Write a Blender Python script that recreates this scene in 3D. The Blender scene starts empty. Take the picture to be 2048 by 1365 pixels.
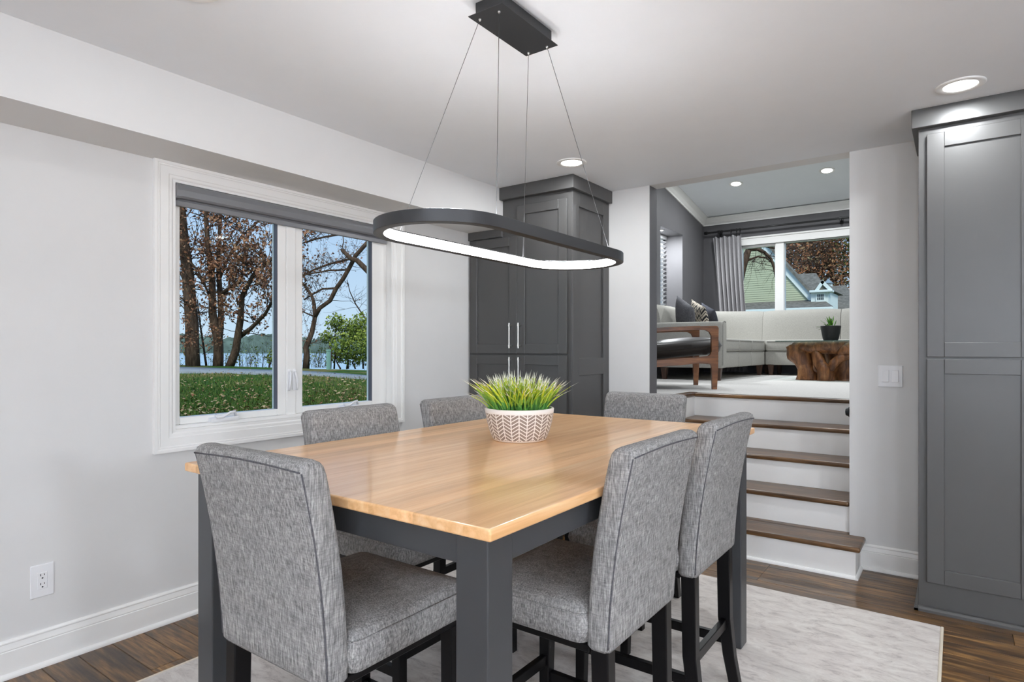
import bpy, bmesh, math, random
import numpy as np
from mathutils import Vector, Matrix, noise

random.seed(7)
SC = bpy.context.scene
COL = SC.collection
PI = math.pi

# ------------------------------------------------------------------ camera
F_PX, YAW, HOR, CAM_H = 1225.6, 0.62848, 699.2, 1.28
cam_d = bpy.data.cameras.new('camera')
cam = bpy.data.objects.new('camera', cam_d)
COL.objects.link(cam)
cam.location = (0, 0, CAM_H)
cam.rotation_euler = (PI / 2, 0, YAW)
cam_d.sensor_width = 36.0
cam_d.lens = 36.0 * F_PX / 2048.0
cam_d.shift_y = (HOR - 682.5) / 2048.0
cam_d.clip_start = 0.02
cam_d.clip_end = 3000
SC.camera = cam

# ------------------------------------------------------------------ view, world, light
vs = SC.view_settings
vs.view_transform = 'Standard'
vs.look = 'None'
vs.gamma = 1.0
vs.exposure = 0.1
vs.use_curve_mapping = False
SC.cycles.max_bounces = 8
SC.cycles.diffuse_bounces = 5
SC.cycles.glossy_bounces = 3
SC.cycles.transparent_max_bounces = 10
SC.cycles.caustics_reflective = False
SC.cycles.caustics_refractive = False
SC.cycles.sample_clamp_indirect = 6.0

w = bpy.data.worlds.new('sky')
SC.world = w
w.use_nodes = True
wn = w.node_tree
wn.nodes.clear()
wo = wn.nodes.new('ShaderNodeOutputWorld')
wb = wn.nodes.new('ShaderNodeBackground')
wt = wn.nodes.new('ShaderNodeTexCoord')
wx = wn.nodes.new('ShaderNodeSeparateXYZ')
wr = wn.nodes.new('ShaderNodeValToRGB')
wn.links.new(wt.outputs['Generated'], wx.inputs[0])
wn.links.new(wx.outputs['Z'], wr.inputs[0])
wn.links.new(wr.outputs[0], wb.inputs['Color'])
wn.links.new(wb.outputs[0], wo.inputs['Surface'])
e = wr.color_ramp.elements
e[0].position = 0.0
e[0].color = (0.66, 0.79, 0.96, 1)
e[1].position = 0.45
e[1].color = (0.26, 0.47, 0.90, 1)
wb.inputs['Strength'].default_value = 1.0

DOWN_BACK_W = 9.5      # recessed lights by the back wall
DOWNLIGHT_W = 1.5       # other recessed lights
RING_EMIT = 5.5
RING_UP_FILL = 36.0  # invented glow on top of the ring, lifts the ceiling
FILL_GLOBE_EMIT = 165.0  # far row of added fill globes
FILL_GLOBE_C = 95.0  # near pair of added fill globes
UPPER_W = 21.0
NICHE_W = 40.0
SKY_SUN = 3.2

sun_d = bpy.data.lights.new('sun', 'SUN')
sun_d.energy = SKY_SUN
sun_d.angle = 0.35
sun_d.color = (1.0, 0.96, 0.9)
sun = bpy.data.objects.new('sun', sun_d)
COL.objects.link(sun)
sun.rotation_euler = (math.radians(48), 0, math.radians(38))   # high hazy sun from behind the house

# ------------------------------------------------------------------ pixel helpers (2048x1365 frame)
_s, _c = math.sin(YAW), math.cos(YAW)
def _ray(u, v):
    r = (u - 1024) / F_PX
    return (-_s + r * _c, _c + r * _s, (HOR - v) / F_PX)
def at_t(u, v, t):
    d = _ray(u, v)
    return Vector((d[0] * t, d[1] * t, CAM_H + d[2] * t))
def at_z(u, v, z):
    return at_t(u, v, (z - CAM_H) / _ray(u, v)[2])
def at_x(u, v, x):
    return at_t(u, v, x / _ray(u, v)[0])
def at_y(u, v, y):
    return at_t(u, v, y / _ray(u, v)[1])

# ------------------------------------------------------------------ materials
def lin(h):
    if isinstance(h, str):
        h = h.lstrip('#')
        h = [int(h[i:i + 2], 16) for i in (0, 2, 4)]
    o = []
    for c in h:
        c = c / 255.0
        o.append(c / 12.92 if c <= 0.04045 else ((c + 0.055) / 1.055) ** 2.4)
    return (*o, 1.0)

class NT:
    def __init__(self, name):
        self.m = bpy.data.materials.new(name)
        self.m.use_nodes = True
        self.t = self.m.node_tree
        self.b = self.t.nodes['Principled BSDF']
        self.out = self.t.nodes['Material Output']
    def n(self, kind, **kw):
        nd = self.t.nodes.new(kind)
        for k, v in kw.items():
            if hasattr(nd, k):
                setattr(nd, k, v)
            else:
                nd.inputs[k.replace('_', ' ')].default_value = v
        return nd
    def l(self, a, b):
        self.t.links.new(a, b)
    def coord(self, scale=(1, 1, 1), kind='Object', rnd=0.0):
        tc = self.n('ShaderNodeTexCoord')
        mp = self.n('ShaderNodeMapping')
        mp.inputs['Scale'].default_value = scale
        if rnd:
            oi = self.n('ShaderNodeObjectInfo')
            mu = self.n('ShaderNodeMath', operation='MULTIPLY')
            mu.inputs[1].default_value = rnd
            self.l(oi.outputs['Random'], mu.inputs[0])
            ad = self.n('ShaderNodeVectorMath', operation='ADD')
            self.l(tc.outputs[kind], ad.inputs[0])
            self.l(mu.outputs[0], ad.inputs[1])
            self.l(ad.outputs[0], mp.inputs['Vector'])
        else:
            self.l(tc.outputs[kind], mp.inputs['Vector'])
        return mp.outputs[0]
    def noise(self, vec, scale=5, detail=4, rough=0.6, dist=0.0):
        nz = self.n('ShaderNodeTexNoise')
        nz.inputs['Scale'].default_value = scale
        nz.inputs['Detail'].default_value = detail
        nz.inputs['Roughness'].default_value = rough
        nz.inputs['Distortion'].default_value = dist
        self.l(vec, nz.inputs['Vector'])
        return nz.outputs['Fac']
    def ramp(self, fac, stops):
        r = self.n('ShaderNodeValToRGB')
        el = r.color_ramp.elements
        while len(el) < len(stops):
            el.new(0.5)
        for i, (p, col) in enumerate(stops):
            el[i].position = p
            el[i].color = lin(col) if not (isinstance(col, tuple) and len(col) == 4) else col
        self.l(fac, r.inputs[0])
        return r.outputs[0]
    def mix(self, fac, a, b, mode='MIX'):
        m = self.n('ShaderNodeMix', data_type='RGBA', blend_type=mode)
        for i, v in ((0, fac), (6, a), (7, b)):
            if hasattr(v, 'links'):
                self.l(v, m.inputs[i])
            else:
                m.inputs[i].default_value = v
        return m.outputs[2]
    def bump(self, h, strength=0.2, dist=0.002):
        b = self.n('ShaderNodeBump')
        b.inputs['Strength'].default_value = strength
        b.inputs['Distance'].default_value = dist
        self.l(h, b.inputs['Height'])
        self.l(b.outputs[0], self.b.inputs['Normal'])
    def col(self, c):
        if hasattr(c, 'links'):
            self.l(c, self.b.inputs['Base Color'])
        else:
            self.b.inputs['Base Color'].default_value = lin(c) if not (isinstance(c, tuple) and len(c) == 4) else c
    def set(self, **kw):
        for k, v in kw.items():
            self.b.inputs[k.replace('_', ' ')].default_value = v

def plain(name, c, rough=0.5, metal=0.0, spec=0.5, var=0.04, vscale=6, coat=0.0):
    k = NT(name)
    v = k.coord()
    f = k.noise(v, vscale, 3)
    a = lin(c)
    lo = tuple(max(0, x * (1 - var)) for x in a[:3]) + (1,)
    hi = tuple(min(1, x * (1 + var)) for x in a[:3]) + (1,)
    k.col(k.ramp(f, [(0.3, lo), (0.7, hi)]))
    k.set(Roughness=rough, Metallic=metal)
    k.b.inputs['Specular IOR Level'].default_value = spec
    if coat:
        k.b.inputs['Coat Weight'].default_value = coat
        k.b.inputs['Coat Roughness'].default_value = 0.08
    return k.m

def emit(name, c, s):
    k = NT(name)
    k.col(c)
    k.b.inputs['Emission Color'].default_value = lin(c)
    k.b.inputs['Emission Strength'].default_value = s
    return k.m

def fabric(name, dark, mid, light, sc=1.0, bump=0.35, stretch=(90, 90, 22)):
    k = NT(name)
    v1 = k.coord(tuple(x * sc for x in stretch))
    f1 = k.noise(v1, 4.0, 5, 0.75)
    v2 = k.coord(tuple(x * sc for x in (stretch[2] * 1.2, stretch[2] * 1.2, stretch[0] * 1.2)))
    f2 = k.noise(v2, 4.0, 4, 0.7)
    m = k.n('ShaderNodeMath', operation='MULTIPLY_ADD')
    k.l(f1, m.inputs[0]); m.inputs[1].default_value = 0.76
    m2 = k.n('ShaderNodeMath', operation='MULTIPLY')
    k.l(f2, m2.inputs[0]); m2.inputs[1].default_value = 0.24
    k.l(m2.outputs[0], m.inputs[2])
    k.col(k.ramp(m.outputs[0], [(0.36, dark), (0.5, mid), (0.64, light)]))
    k.set(Roughness=0.95)
    k.b.inputs['Specular IOR Level'].default_value = 0.1
    k.bump(m.outputs[0], bump, 0.002)
    return k.m

def wood(name, stops, scale=(1.2, 14, 14), rough=0.35, rnd=0.0, nscale=3.0, tint=0.0, spec=0.5, coat=0.0, bump=0.08, coarse=None):
    k = NT(name)
    v = k.coord(scale, rnd=rnd)
    f = k.noise(v, nscale, 6, 0.62, 0.6)
    colr = k.ramp(f, stops)
    if coarse:
        v3 = k.coord(coarse[0], rnd=rnd)
        f3 = k.noise(v3, coarse[1], 4, 0.6, 0.4)
        colr = k.mix(k.ramp(f3, [(0.35, '#000000'), (0.75, '#ffffff')]), k.mix(coarse[2], colr, (0.02, 0.014, 0.012, 1), 'MIX'), colr)
    if tint:
        oi = k.n('ShaderNodeObjectInfo')
        mr = k.n('ShaderNodeMapRange')
        mr.inputs['To Min'].default_value = 1 - tint
        mr.inputs['To Max'].default_value = 1 + tint
        k.l(oi.outputs['Random'], mr.inputs['Value'])
        hs = k.n('ShaderNodeHueSaturation')
        k.l(mr.outputs[0], hs.inputs['Value'])
        k.l(colr, hs.inputs['Color'])
        colr = hs.outputs[0]
    k.col(colr)
    k.set(Roughness=rough)
    k.b.inputs['Specular IOR Level'].default_value = spec
    if coat:
        k.b.inputs['Coat Weight'].default_value = coat
        k.b.inputs['Coat Roughness'].default_value = 0.1
    k.bump(f, bump, 0.001)
    return k.m

M = {}
M['wall'] = plain('wall_paint', '#dfdedc', 0.6, var=0.01, spec=0.25)
M['ceil'] = plain('ceiling_paint', '#eef1f4', 0.75, var=0.008, spec=0.15)
M['trim'] = plain('trim_paint', '#f4f3f0', 0.35, var=0.01)
M['dark_wall'] = plain('charcoal_wall_paint', '#626163', 0.55, var=0.02, spec=0.3)
M['cab'] = plain('charcoal_cabinet_paint', '#4b4a49', 0.36, var=0.02, spec=0.5)
M['cab_in'] = plain('cabinet_inside', '#3c3d3e', 0.6, var=0.02)
M['black_wood'] = plain('black_stained_wood', '#0b0a0b', 0.36, var=0.1, vscale=30, spec=0.22)
M['table_paint'] = plain('table_charcoal_paint', '#3b3c3e', 0.4, var=0.03)
M['metal_dark'] = plain('dark_bronze_metal', '#353536', 0.42, metal=0.35, var=0.03)
M['cable'] = plain('steel_cable', '#5b5b5c', 0.4, metal=0.8)
M['nickel'] = plain('brushed_nickel', '#d6d4d0', 0.28, metal=1.0, var=0.05, vscale=60)
M['plastic'] = plain('white_plastic', '#eeeeef', 0.3, var=0.01)
M['black'] = plain('black_plastic', '#101011', 0.4, var=0.05)
M['shade'] = plain('grey_shade_fabric', '#77777a', 0.7, var=0.05, vscale=40)
M['shade_metal'] = plain('grey_shade_metal', '#808083', 0.35, metal=0.2, var=0.03)
M['gasket'] = plain('grey_gasket', '#5d5d64', 0.6)
M['led'] = emit('led_diffuser', '#fdfdff', RING_EMIT)
M['led_up_fill'] = emit('fill_strip_glow', '#f6f9ff', RING_UP_FILL)
M['lens'] = emit('downlight_lens', '#fffdf8', 9.0)
M['fabric'] = fabric('grey_linen', '#575655', '#8a8887', '#b9b6b2', stretch=(66, 66, 7), bump=0.45)
M['piping'] = fabric('grey_piping', '#3d3c3c', '#57565a', '#6a6868')
M['sofa'] = fabric('light_grey_upholstery', '#9d9b95', '#aba9a2', '#b6b4ad', sc=0.6, bump=0.1)
M['sofa_pipe'] = fabric('sofa_seam', '#8d8c88', '#9a9994', '#a5a39e', sc=0.6)
M['velvet'] = fabric('grey_velvet', '#525255', '#69696d', '#828286', sc=0.4, bump=0.1)
M['slate'] = fabric('slate_velvet', '#393a40', '#484a52', '#5a5c64', sc=0.4, bump=0.1)
M['curtain'] = fabric('grey_curtain_cloth', '#9b999b', '#a9a7a9', '#b7b5b6', sc=0.7, bump=0.1)
M['leather'] = plain('dark_leather', '#2a2623', 0.35, var=0.1, vscale=20)
M['ceramic'] = plain('dark_ceramic', '#2c2b2b', 0.5, var=0.06)
M['soil'] = plain('dark_soil', '#2a231c', 0.9, var=0.3, vscale=60)
M['floor'] = wood('dark_hickory_floor', [(0.28, '#35240f'), (0.43, '#6f4e27'), (0.56, '#9a7140'), (0.74, '#b98f58')], (1.6, 20, 20), 0.3, rnd=37.0, tint=0.28, nscale=3.0, bump=0.3, coarse=((1.3, 7, 7), 2.4, 0.85))
M['stairwood'] = wood('dark_walnut_tread', [(0.28, '#3a2815'), (0.5, '#6f4d2c'), (0.72, '#9d7446')], (1.4, 12, 12), 0.3, rnd=21.0, nscale=2.6, tint=0.12, coarse=((0.8, 5, 5), 2.0, 0.6))
M['maple'] = wood('maple_butcher_block', [(0.25, '#d49c64'), (0.5, '#eebb84'), (0.75, '#fad3a2')], (16, 0.9, 16), 0.3, rnd=53.0, nscale=2.2, tint=0.10, coat=0.4, bump=0.02)
M['teak'] = wood('teak_frame', [(0.25, '#4d2b17'), (0.5, '#80502d'), (0.75, '#a06a3e')], (10, 1.3, 10), 0.4, nscale=3.0)
M['sofa_leg'] = wood('walnut_sofa_leg', [(0.3, '#2d1c14'), (0.7, '#573a28')], (14, 14, 2), 0.4)
M['root'] = wood('burl_root', [(0.2, '#2a170d'), (0.42, '#5f3a20'), (0.6, '#93623a'), (0.82, '#b98a5a')], (7, 7, 2.2), 0.45, nscale=2.6, bump=0.6)
M['bark'] = wood('tree_bark', [(0.25, '#2b2019'), (0.55, '#57463a'), (0.8, '#7c6857')], (5, 5, 1.2), 0.9, nscale=2.5, spec=0.1, bump=0.6)
M['twig'] = plain('dark_twig', '#4a3c33', 0.9, var=0.25, spec=0.1)

def glass_mat(name, tint='#ffffff', refl=0.06):
    k = NT(name)
    tr = k.n('ShaderNodeBsdfTransparent'); tr.inputs[0].default_value = lin(tint)
    gl = k.n('ShaderNodeBsdfGlossy'); gl.inputs['Roughness'].default_value = 0.02
    lw = k.n('ShaderNodeLayerWeight'); lw.inputs['Blend'].default_value = 0.25
    mr = k.n('ShaderNodeMath', operation='MULTIPLY'); mr.inputs[1].default_value = refl * 4
    k.l(lw.outputs['Fresnel'], mr.inputs[0])
    mx = k.n('ShaderNodeMixShader')
    k.l(mr.outputs[0], mx.inputs[0]); k.l(tr.outputs[0], mx.inputs[1]); k.l(gl.outputs[0], mx.inputs[2])
    k.l(mx.outputs[0], k.out.inputs['Surface'])
    return k.m
M['glass'] = glass_mat('window_glass', '#f6fbfa', 0.04)
M['glass_table'] = glass_mat('table_glass', '#d5e6e2', 0.2)

def leafmat(name, cols, rough=0.7):
    k = NT(name)
    at = k.n('ShaderNodeAttribute', attribute_name='tone')
    k.col(k.ramp(at.outputs['Fac'], [(i / max(1, len(cols) - 1), c) for i, c in enumerate(cols)]))
    k.set(Roughness=rough)
    k.b.inputs['Specular IOR Level'].default_value = 0.2
    return k.m
M['oak_leaf'] = leafmat('brown_oak_leaf', ['#5a3a2a', '#80543c', '#9c6c50', '#ab8b6c'])
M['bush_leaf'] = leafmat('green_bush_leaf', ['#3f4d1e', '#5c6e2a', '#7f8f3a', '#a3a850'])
M['rust_leaf'] = leafmat('rust_tree_leaf', ['#6e5646', '#98694e', '#b07650', '#8b8768'])
M['fallen'] = leafmat('fallen_leaf', ['#6d5236', '#94794f', '#b7a077', '#8c4f34'])
M['grass_blade'] = leafmat('grass_tuft', ['#2a3f1a', '#3c5620', '#546c2c', '#7d7a42'])
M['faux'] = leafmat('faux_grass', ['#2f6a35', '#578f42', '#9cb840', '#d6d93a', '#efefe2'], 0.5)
M['agave'] = leafmat('spiky_leaf', ['#2c5a1e', '#4f8a2a', '#7fae44'], 0.45)

# rug
k = NT('mottled_cream_rug')
v = k.coord((1.0, 2.4, 1))
f1 = k.noise(v, 9.0, 9, 0.78, 0.6)
v2 = k.coord((1, 1, 1))
f2 = k.noise(v2, 1.6, 4, 0.6)
br = k.n('ShaderNodeTexBrick')
br.inputs['Scale'].default_value = 2.2
br.inputs['Color1'].default_value = lin('#d2ccc5'); br.inputs['Color2'].default_value = lin('#d8d3cb')
br.inputs['Mortar'].default_value = lin('#d6d0c8')
k.l(k.coord((1, 1.1, 1)), br.inputs['Vector'])
streak = k.ramp(f1, [(0.36, '#857c7a'), (0.47, '#c6bfba'), (0.60, '#dedad4')])
base = k.mix(0.35, streak, br.outputs['Color'])
k.col(k.mix(k.ramp(f2, [(0.35, '#000000'), (0.7, '#ffffff')]), k.mix(0.35, base, lin('#c9bfba')), base))
k.set(Roughness=0.95); k.b.inputs['Specular IOR Level'].default_value = 0.1
k.bump(f1, 0.2, 0.003)
M['rug'] = k.m
M['rug_edge'] = plain('rug_binding', '#d9cfbd', 0.9)
M['carpet'] = fabric('white_carpet', '#cfcdca', '#dad8d4', '#e3e1dd', sc=0.3, bump=0.15, stretch=(60, 60, 60))

# herringbone bowl (angle / height)
k = NT('herringbone_bowl_glaze')
uvn = k.n('ShaderNodeUVMap')
sx = k.n('ShaderNodeSeparateXYZ'); k.l(uvn.outputs[0], sx.inputs[0])
def mth(op, a, b=None, c=None):
    m_ = k.n('ShaderNodeMath', operation=op)
    for i, q in enumerate((a, b, c)):
        if q is None: continue
        if hasattr(q, 'links'): k.l(q, m_.inputs[i])
        else: m_.inputs[i].default_value = q
    return m_.outputs[0]
uu = mth('MULTIPLY', sx.outputs['X'], 26.0)            # columns around
pp = mth('PINGPONG', uu, 1.0)                          # 0..1..0 mirror
fr = mth('FRACT', uu)
stripe = mth('FRACT', mth('ADD', mth('MULTIPLY', sx.outputs['Y'], 9.0), mth('MULTIPLY', pp, 1.35)))
s1 = mth('GREATER_THAN', stripe, 0.30)
c1 = mth('GREATER_THAN', fr, 0.07); c2 = mth('LESS_THAN', fr, 0.93)
b1 = mth('GREATER_THAN', sx.outputs['Y'], 0.06); b2 = mth('LESS_THAN', sx.outputs['Y'], 0.86)
msk = mth('MULTIPLY', mth('MULTIPLY', s1, mth('MULTIPLY', c1, c2)), mth('MULTIPLY', b1, b2))
k.col(k.mix(msk, lin('#f0ebe6'), lin('#8e7f76')))
k.set(Roughness=0.45)
M['bowl'] = k.m

# chevron cushion
k = NT('chevron_cushion_cloth')
tc = k.n('ShaderNodeTexCoord'); sx = k.n('ShaderNodeSeparateXYZ'); k.l(tc.outputs['Object'], sx.inputs[0])
pp = mth('PINGPONG', mth('MULTIPLY', sx.outputs['X'], 9.0), 0.5)
st = mth('FRACT', mth('ADD', mth('MULTIPLY', sx.outputs['Z'], 11.0), mth('MULTIPLY', pp, 1.5)))
k.col(k.ramp(st, [(0.0, '#26262a'), (0.33, '#26262a'), (0.36, '#cfc3ae'), (0.6, '#d8cfbf'), (0.63, '#7d7266'), (0.78, '#3f4148'), (0.8, '#d6cbb8')]))
k.set(Roughness=0.9)
M['chevron'] = k.m

# ------------------------------------------------------------------ mesh helpers
def new_bm():
    return bmesh.new()

def link(o, parent=None):
    COL.objects.link(o)
    if parent is not None:
        o.parent = parent
    return o

def obj(name, bm, mat, parent=None, smooth=False, angle=None, loc=None):
    me = bpy.data.meshes.new(name)
    bmesh.ops.recalc_face_normals(bm, faces=bm.faces[:])
    bm.to_mesh(me)
    bm.free()
    for mt in (mat if isinstance(mat, (list, tuple)) else [mat]):
        me.materials.append(M[mt] if isinstance(mt, str) else mt)
    if smooth:
        if angle is None:
            me.shade_smooth()
        else:
            me.shade_smooth()
            me.set_sharp_from_angle(angle=math.radians(angle))
    o = bpy.data.objects.new(name, me)
    link(o, parent)
    if loc is not None:
        o.location = loc
    return o

def tag(o, label=None, cat=None, group=None, kind=None):
    if label: o['label'] = label
    if cat: o['category'] = cat
    if group: o['group'] = group
    if kind: o['kind'] = kind
    return o

def thing(name, label, cat, loc=(0, 0, 0), rz=0.0, group=None):
    o = bpy.data.objects.new(name, None)
    o.empty_display_size = 0.1
    link(o)
    o.location = loc
    o.rotation_euler = (0, 0, rz)
    return tag(o, label, cat, group)

def struct(name, bm, mat, smooth=False):
    return tag(obj(name, bm, mat, smooth=smooth), kind='structure')

def struct_root(name, loc=(0, 0, 0)):
    o = bpy.data.objects.new(name, None)
    o.empty_display_size = 0.1
    link(o)
    o.location = loc
    return tag(o, kind='structure')

def box(bm, x0, x1, y0, y1, z0, z1, bev=0.0, seg=2):
    vs_ = [bm.verts.new((x, y, z)) for x in (x0, x1) for y in (y0, y1) for z in (z0, z1)]
    idx = [(0, 1, 3, 2), (4, 6, 7, 5), (0, 4, 5, 1), (2, 3, 7, 6), (0, 2, 6, 4), (1, 5, 7, 3)]
    fs = [bm.faces.new([vs_[i] for i in f]) for f in idx]
    if bev > 0:
        es = list({ed for f in fs for ed in f.edges})
        bmesh.ops.bevel(bm, geom=es, offset=bev, segments=seg, affect='EDGES', profile=0.5)
    return bm

def bx(x0, x1, y0, y1, z0, z1, bev=0.0, seg=2):
    return box(new_bm(), x0, x1, y0, y1, z0, z1, bev, seg)

def loft(bm, loops, caps=True, closed=True):
    rows = [[bm.verts.new(p) for p in lp] for lp in loops]
    n = len(rows[0])
    for a, b in zip(rows, rows[1:]):
        for i in range(n if closed else n - 1):
            j = (i + 1) % n
            bm.faces.new((a[i], a[j], b[j], b[i]))
    if caps:
        bm.faces.new(list(reversed(rows[0])))
        bm.faces.new(rows[-1])
    return bm

def tube(bm, pts, r, n=8, caps=True):
    pts = [Vector(p) for p in pts]
    rs = r if isinstance(r, (list, tuple)) else [r] * len(pts)
    up = Vector((0.13, 0.31, 0.94)).normalized()
    loops = []
    prev = None
    for i, p in enumerate(pts):
        d = (pts[min(i + 1, len(pts) - 1)] - pts[max(i - 1, 0)])
        if d.length < 1e-9:
            d = Vector((0, 0, 1))
        d.normalize()
        if prev is None:
            a = d.cross(up)
            if a.length < 1e-3:
                a = d.cross(Vector((1, 0, 0)))
        else:
            a = prev - d * prev.dot(d)
        a.normalize()
        prev = a
        b = d.cross(a)
        loops.append([p + (a * math.cos(q) + b * math.sin(q)) * rs[i] for q in [2 * PI * k_ / n for k_ in range(n)]])
    return loft(bm, loops, caps)

def lathe(bm, prof, n=32, center=(0, 0, 0), sx=1.0, sy=1.0):
    cx, cy, cz = center
    rows = []
    for r, z in prof:
        rows.append([bm.verts.new((cx + r * sx * math.cos(2 * PI * i / n), cy + r * sy * math.sin(2 * PI * i / n), cz + z)) for i in range(n)])
    for a, b in zip(rows, rows[1:]):
        for i in range(n):
            j = (i + 1) % n
            try:
                bm.faces.new((a[i], a[j], b[j], b[i]))
            except ValueError:
                pass
    return rows

def rrect(w_, d_, r, n=5, cx=0.0, cy=0.0, z=0.0):
    pts = []
    for sx_, sy_, a0 in ((1, 1, 0), (-1, 1, 90), (-1, -1, 180), (1, -1, 270)):
        for i in range(n + 1):
            a = math.radians(a0 + 90 * i / n)
            pts.append(Vector((cx + sx_ * (w_ / 2 - r) + r * math.cos(a), cy + sy_ * (d_ / 2 - r) + r * math.sin(a), z)))
    return pts

def cushion(bm, x0, x1, y0, y1, z0, z1, r=0.03, puff=0.015, n=5):
    """Rounded upholstered block, crowned on top."""
    cx, cy, w_, d_ = (x0 + x1) / 2, (y0 + y1) / 2, x1 - x0, y1 - y0
    loops = []
    H = z1 - z0
    prof = [(r * 0.7, 0.0), (r * 0.2, r * 0.3), (0, r), (-puff * 0.3, H * 0.5), (0, H - r), (r * 0.25, H - r * 0.3), (r * 0.9, H)]
    for ins, dz in prof:
        loops.append(rrect(w_ - 2 * ins, d_ - 2 * ins, max(0.004, r), n, cx, cy, z0 + dz))
    for f_, dz in ((0.75, puff * 0.6), (0.4, puff * 0.95), (0.1, puff)):
        loops.append(rrect((w_ - 2 * r) * f_, (d_ - 2 * r) * f_, max(0.002, r * f_ * 0.9), n, cx, cy, z1 + dz))
    return loft(bm, loops)

def mesh_np(name, verts, faces, mat, parent=None, tone=None, smooth=False):
    verts = np.asarray(verts, np.float32)
    faces = np.asarray(faces, np.int32)
    me = bpy.data.meshes.new(name)
    nf, k_ = faces.shape
    me.vertices.add(len(verts)); me.vertices.foreach_set('co', verts.ravel())
    me.loops.add(nf * k_); me.loops.foreach_set('vertex_index', faces.ravel())
    me.polygons.add(nf)
    me.polygons.foreach_set('loop_start', np.arange(0, nf * k_, k_, dtype=np.int32))
    me.update(calc_edges=True)
    if tone is not None:
        a = me.attributes.new('tone', 'FLOAT', 'FACE')
        a.data.foreach_set('value', np.asarray(tone, np.float32))
    me.materials.append(M[mat])
    if smooth:
        me.shade_smooth()
    o = bpy.data.objects.new(name, me)
    link(o, parent)
    return o

def copy_tree(o, parent=None):
    c_ = o.copy()
    COL.objects.link(c_)
    c_.parent = parent
    for ch in list(o.children):
        copy_tree(ch, c_)
    return c_

# ================================================================== ROOM SHELL
UXL, UYB, UXR = -3.3, 9.77, 2.2        # upper room
XL, YB, ZC = -3.0, 4.11, 2.45          # left wall, back wall, ceiling
XR, YF = 3.3, -3.3                     # right wall and wall behind the camera
OPL, OPR = -1.775, -0.517              # opening to the upper room
SOFX, SOFZ = -2.685, 2.16              # soffit
WT = 0.13                              # wall thickness
ZU = 0.92                              # upper floor
UXL, UYB, UXR = -3.3, 9.77, 2.2        # upper room

W1Y0, W1Y1, W1Z0, W1Z1 = 1.40, 2.793, 0.885, 2.085   # window 1 rough opening (inside the casing)

# floor: sub floor + boards
bm = new_bm()
box(bm, UXL - 0.5, XR, YF, UYB + 0.2, -0.25, -0.012)
box(bm, 2.4, XR, YF, YB, -0.012, 0.0)
box(bm, XL, 2.4, YF, -0.9, -0.012, 0.0)
floor = struct('floor', bm, 'floor')
PW = 0.127
rows = int((YB + 0.9) / PW) + 1
pm = {}
for r_ in range(rows):
    y0 = -0.9 + r_ * PW
    y1 = min(y0 + PW, YB)
    x = XL
    first = True
    while x < 2.4 - 1e-4:
        L_ = random.choice([0.7, 0.9, 1.1, 1.3, 1.5])
        if first:
            L_ = random.choice([0.4, 0.6, 0.8, 1.0]); first = False
        L_ = min(L_, 2.4 - x)
        if 2.4 - x - L_ < 0.25:
            L_ = 2.4 - x
        key = (round(L_, 3), round(y1 - y0, 3))
        if key not in pm:
            b_ = bx(0.0008, L_ - 0.0008, 0.0008, y1 - y0 - 0.0008, -0.012, 0, 0.0015, 1)
            me = bpy.data.meshes.new('plank')
            b_.to_mesh(me); b_.free()
            me.materials.append(M['floor'])
            pm[key] = me
        o = bpy.data.objects.new('plank', pm[key])
        link(o, floor)
        o.location = (x, y0, 0)
        x += L_

# walls
bm = new_bm()
x0, x1 = XL - 0.16, XL
box(bm, x0, x1, YF, W1Y0, 0, ZC)
box(bm, x0, x1, W1Y1, YB + WT, 0, ZC)
box(bm, x0, x1, W1Y0, W1Y1, 0, W1Z0)
box(bm, x0, x1, W1Y0, W1Y1, W1Z1, ZC)
struct('wall_left', bm, 'wall')
struct('wall_soffit', bx(XL, SOFX, YF, YB, SOFZ, ZC), 'wall')
bm = new_bm()
box(bm, XL, OPL, YB, YB + WT, 0, 4.25)
box(bm, OPR, XR, YB, YB + WT, 0, 4.25)
box(bm, OPL, OPR, YB, YB + WT, ZC, 4.25)
wb_ = struct('wall_back', bm, ['wall', 'dark_wall'])
for p in wb_.data.polygons:
    # jamb faces inside the opening and the upper room side are painted charcoal
    if p.normal.y > 0.5 or (abs(p.normal.x) > 0.5 and OPL - 0.01 < p.center.x < OPL + 0.01):
        p.material_index = 1
struct('wall_right', bx(XR, XR + 0.15, YF, YB + WT, 0, ZC), 'wall')
struct('wall_front', bx(XL - 0.16, XR + 0.15, YF - 0.15, YF, 0, ZC), 'wall')
struct('ceiling', bx(XL - 0.16, XR + 0.15, YF - 0.15, YB, ZC, ZC + 0.15), 'ceil')

def baseboard(name, pts_in, h=0.145, d=0.016, parent=None):
    """pts_in: (x0,y0,x1,y1, nx,ny) straight run against a wall, normal into the room."""
    x0, y0, x1, y1, nx, ny = pts_in
    prof = [(0, 0), (d, 0), (d, h * 0.70), (d * 0.82, h * 0.715), (d * 0.82, h * 0.73), (d * 0.95, h * 0.75), (d * 0.62, h * 0.90), (d * 0.72, h * 0.92), (d * 0.72, h * 0.945), (d * 0.3, h), (0, h)]
    bm_ = new_bm()
    loft(bm_, [[(X + nx * a, Y + ny * a, z) for a, z in prof] for X, Y in ((x0, y0), (x1, y1))])
    o = struct(name, bm_, 'trim')
    q = [(d, 0), (d + 0.014, 0), (d + 0.0135, 0.006), (d + 0.011, 0.012), (d + 0.006, 0.017), (d, 0.019)]
    bm_ = new_bm()
    loft(bm_, [[(X + nx * a, Y + ny * a, z) for a, z in q] for X, Y in ((x0, y0), (x1, y1))])
    obj('shoe_moulding', bm_, 'trim', o)
    return o
baseboard('baseboard_left', (XL, YF, XL, 3.57, 1, 0))
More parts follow.
